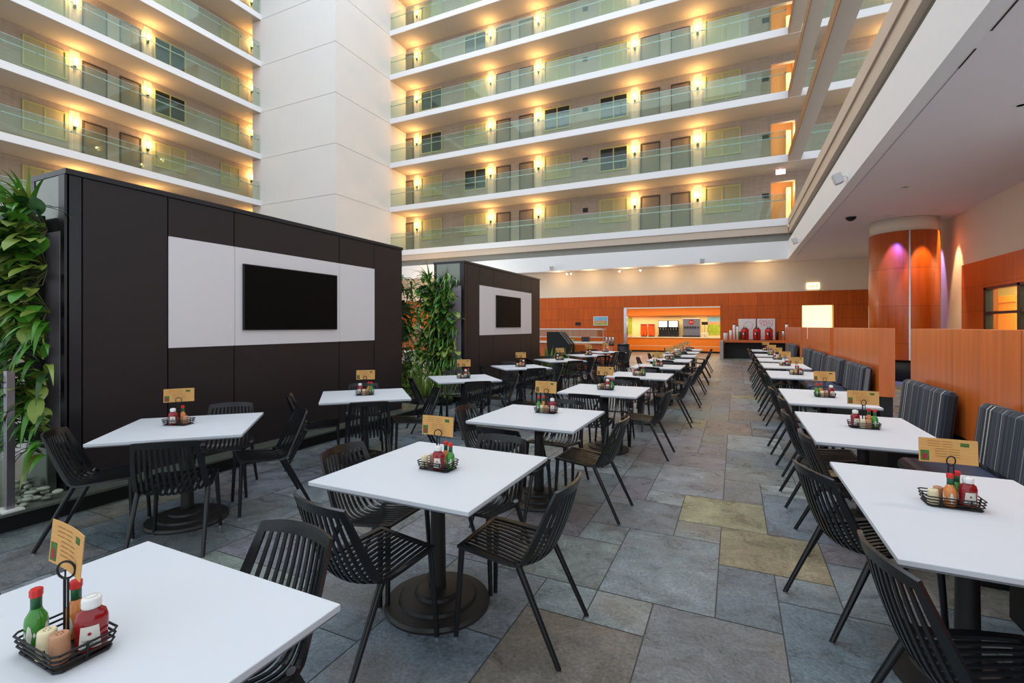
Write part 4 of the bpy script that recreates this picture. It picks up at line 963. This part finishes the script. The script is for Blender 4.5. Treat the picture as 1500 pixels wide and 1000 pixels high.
# salad bar, kiosk and cabinets left of the opening
thing('salad_bar', (-6.2, 19.2, 0), 'wooden salad bar with a white-edged glass sneeze guard, left of the servery', 'salad bar',
      [('cabinet', 'wood_plain', lambda b: b.box(-1.6, 1.35, -.3, .55, .08, .86)), ('countertop', 'counter_white', lambda b: b.box(-1.65, 1.4, -.38, .6, .86, .92)), ('kick_plate', 'plinth_black', lambda b: b.box(-1.55, 1.3, -.25, .5, 0, .08)),
       ('post', 'chrome', lambda b: [b.tube((q, .1, .92), (q, .1, 1.42), .022, n=8) for q in (-1.5, -.1, 1.3)]), ('sneeze_guard', 'rail_glass', lambda b: b.box(-1.6, 1.35, -.3, -.285, 1.12, 1.42)),
       ('shelf', 'white_plastic', lambda b: (b.box(-1.6, 1.35, -.3, .3, 1.42, 1.455), b.box(-1.6, 1.35, -.28, .25, 1.1, 1.12)))])
thing('juice_box', (-5.55, 19.0, .92), 'dark carton stand on the salad bar', 'carton', [('body', 'edge_dark', lambda b: b.box(-.16, .16, -.1, .1, 0, .2)), ('lid', 'orange_plastic', lambda b: b.box(-.17, .17, -.11, .11, .2, .22))])
thing('food_tray', (-6.3, 18.98, .92), 'long tray of green salad on the bar top', 'tray', [('tray', 'stainless', lambda b: b.box(-.3, .3, -.1, .1, 0, .05)), ('salad', 'art_field', lambda b: b.box(-.28, .28, -.08, .08, .05, .1, bev=.02))])
thing('framed_picture', (-6.75, WY-.02, 1.62), 'framed landscape picture with blue sky on the far wood wall', 'picture',
      [('frame', 'paper_white', lambda b: b.box(-.4, .4, -.02, .02, -.02, .48)), ('sky', 'art_sky', lambda b: b.box(-.37, .37, -.024, -.02, .2, .45)), ('hills', 'art_hill', lambda b: b.box(-.3, .3, -.027, -.024, .1, .26)), ('field', 'art_field', lambda b: b.box(-.37, .37, -.024, -.02, .01, .2))])
thing('wall_sign', (-8.05, WY-.02, 1.7), 'small black sign on the far wood wall above the kiosk', 'sign', [('board', 'black', lambda b: b.box(-.15, .15, -.02, 0, -.08, .08))])
thing('menu_kiosk', (-5.35, 15.6, 0), 'black menu stand with three sloping panels before the salad bar', 'menu stand',
      [('body', 'plinth_black', lambda b: b.add([(-.5, -.3, .15), (.3, -.3, .15), (.3, .3, .15), (-.5, .3, .15), (-.5, -.3, 1.36), (-.05, -.3, 1.36), (.3, -.3, .95), (.3, .3, .95), (-.05, .3, 1.36), (-.5, .3, 1.36)], [(0, 3, 2, 1), (0, 1, 6, 5, 4), (3, 9, 8, 7, 2), (0, 4, 9, 3), (4, 5, 8, 9), (5, 6, 7, 8), (1, 2, 7, 6)])),
       ('foot', 'black', lambda b: b.box(-.4, .2, -.22, .22, 0, .15)), ('panel_edge', 'stainless', lambda b: b.path([(-.05, -.3, 1.37), (.31, -.3, .95)], .008)), ('panel_edge', 'stainless', lambda b: b.path([(-.05, -.02, 1.37), (.31, -.02, .95)], .008))])
thing('wooden_cabinet', (-4.95, 16.3, 0), 'low wooden cabinet beside the menu stand', 'cabinet', [('body', 'wood_plain', lambda b: b.box(-.35, .35, -.3, .3, .05, .92)), ('kick_plate', 'black', lambda b: b.box(-.32, .32, -.27, .27, 0, .05)), ('handle', 'chrome', lambda b: b.box(-.1, .1, -.315, -.3, .6, .62))])
for i, (x, y) in enumerate(((-4.35, 17.9), (-3.85, 18.2))):
    thing('waste_bin', (x, y, 0), 'dark round bin by the end of the salad bar, %s one' % ['left', 'right'][i], 'bin', [('body', 'wood_plain' if i == 0 else 'plinth_black', lambda b: b.lathe([(.21, 0), (.22, .02), (.22, .84)], 24)), ('lid', 'edge_dark', lambda b: b.lathe([(.23, .84), (.23, .88), (.1, .9)], 24))], group='round bins')
for i in range(3):
    thing('water_carafe', (-4.42+i*.12, 17.9+.02*i, .9), 'steel carafe on the left round bin, %s of three' % ['left', 'middle', 'right'][i], 'carafe', [('body', 'chrome', lambda b: b.lathe([(.04, 0), (.045, .02), (.04, .2), (.03, .24)], 14)), ('lid', 'black', lambda b: b.lathe([(.03, .24), (.02, .27)], 12))], group='steel carafes')
# bits seen between the partitions
sq_table.put((-9.3, 12.6, 0), .5, 'white square table seen in the gap between the two partitions', None, 'table')
put_chair(-8.9, 12.0, 120, 'black chair at the table in the gap between partitions, right one', 'chairs in the gap between partitions', True)
put_chair(-9.8, 12.2, 60, 'black chair at the table in the gap between partitions, left one', 'chairs in the gap between partitions', True)
put_chair(-7.6, 9.6, 200, 'black chair just past the end of the nearer partition, facing away', 'chairs in the gap between partitions', True)
thing('bar_counter', (-15.6, 20.5, 0), 'tall dark bar with an orange front seen between the partitions', 'bar', [('front_panel', 'wood_plain', lambda b: b.box(-2.5, 2.5, -.2, .2, .1, 1.28)), ('bar_top', 'door_frame', lambda b: b.box(-2.6, 2.6, -.35, .3, 1.3, 1.36)), ('post', 'stainless', lambda b: [b.tube((q, -.3, 0), (q, -.3, 1.3), .03, n=8) for q in (-1.6, -.8, 0, .8, 1.6)]), ('foot_rail', 'black', lambda b: b.tube((-2.5, -.3, .2), (2.5, -.3, .2), .02, n=8))])
thing('glass_jar', (-14.9, 20.4, 1.36), 'clear jar standing on the tall dark bar between partitions', 'jar', [('body', 'glass_cup', lambda b: b.lathe([(.1, 0), (.12, .05), (.1, .22), (.06, .28)], 14)), ('lid', 'white_plastic', lambda b: b.lathe([(.07, .28), (.07, .33)], 12))])
thing('ceiling_fan', (-17.3, 25.6, 3.9), 'dark ceiling fan against the warm wall between partitions', 'fan', [('blade', 'door_frame', lambda b: b.box(-1.3, .5, -.08, .08, -.02, .02)), ('motor', 'edge_dark', lambda b: b.lathe([(.1, -.08), (.12, 0), (.06, .1)], 12)), ('rod', 'edge_dark', lambda b: b.tube((0, 0, .1), (0, 0, .7), .02, n=8))])
q = thing('ceiling_spotlight', (-13.6, 23, 4.2), 'glaring white spotlight above the gap between partitions', 'spotlight', [('housing', 'edge_dark', lambda b: b.tube((-.25, 0, 0), (-.05, 0, -.02), .08, n=12)), ('bulb', 'bulb_white', lambda b: b.tube((-.05, 0, -.02), (.02, 0, -.03), .1, n=12)), ('rod', 'edge_dark', lambda b: b.tube((-.2, 0, .05), (-.2, 0, .42), .015, n=6))])
light('spot_lamp', 'POINT', (.3, -.2, -.1), 120, (.95, 1, .9), parent=q, shadow_soft_size=.1)
light('bar_glow', 'POINT', (-17, 23.8, 4.0), 160, (1, .7, .4), shadow_soft_size=.3)
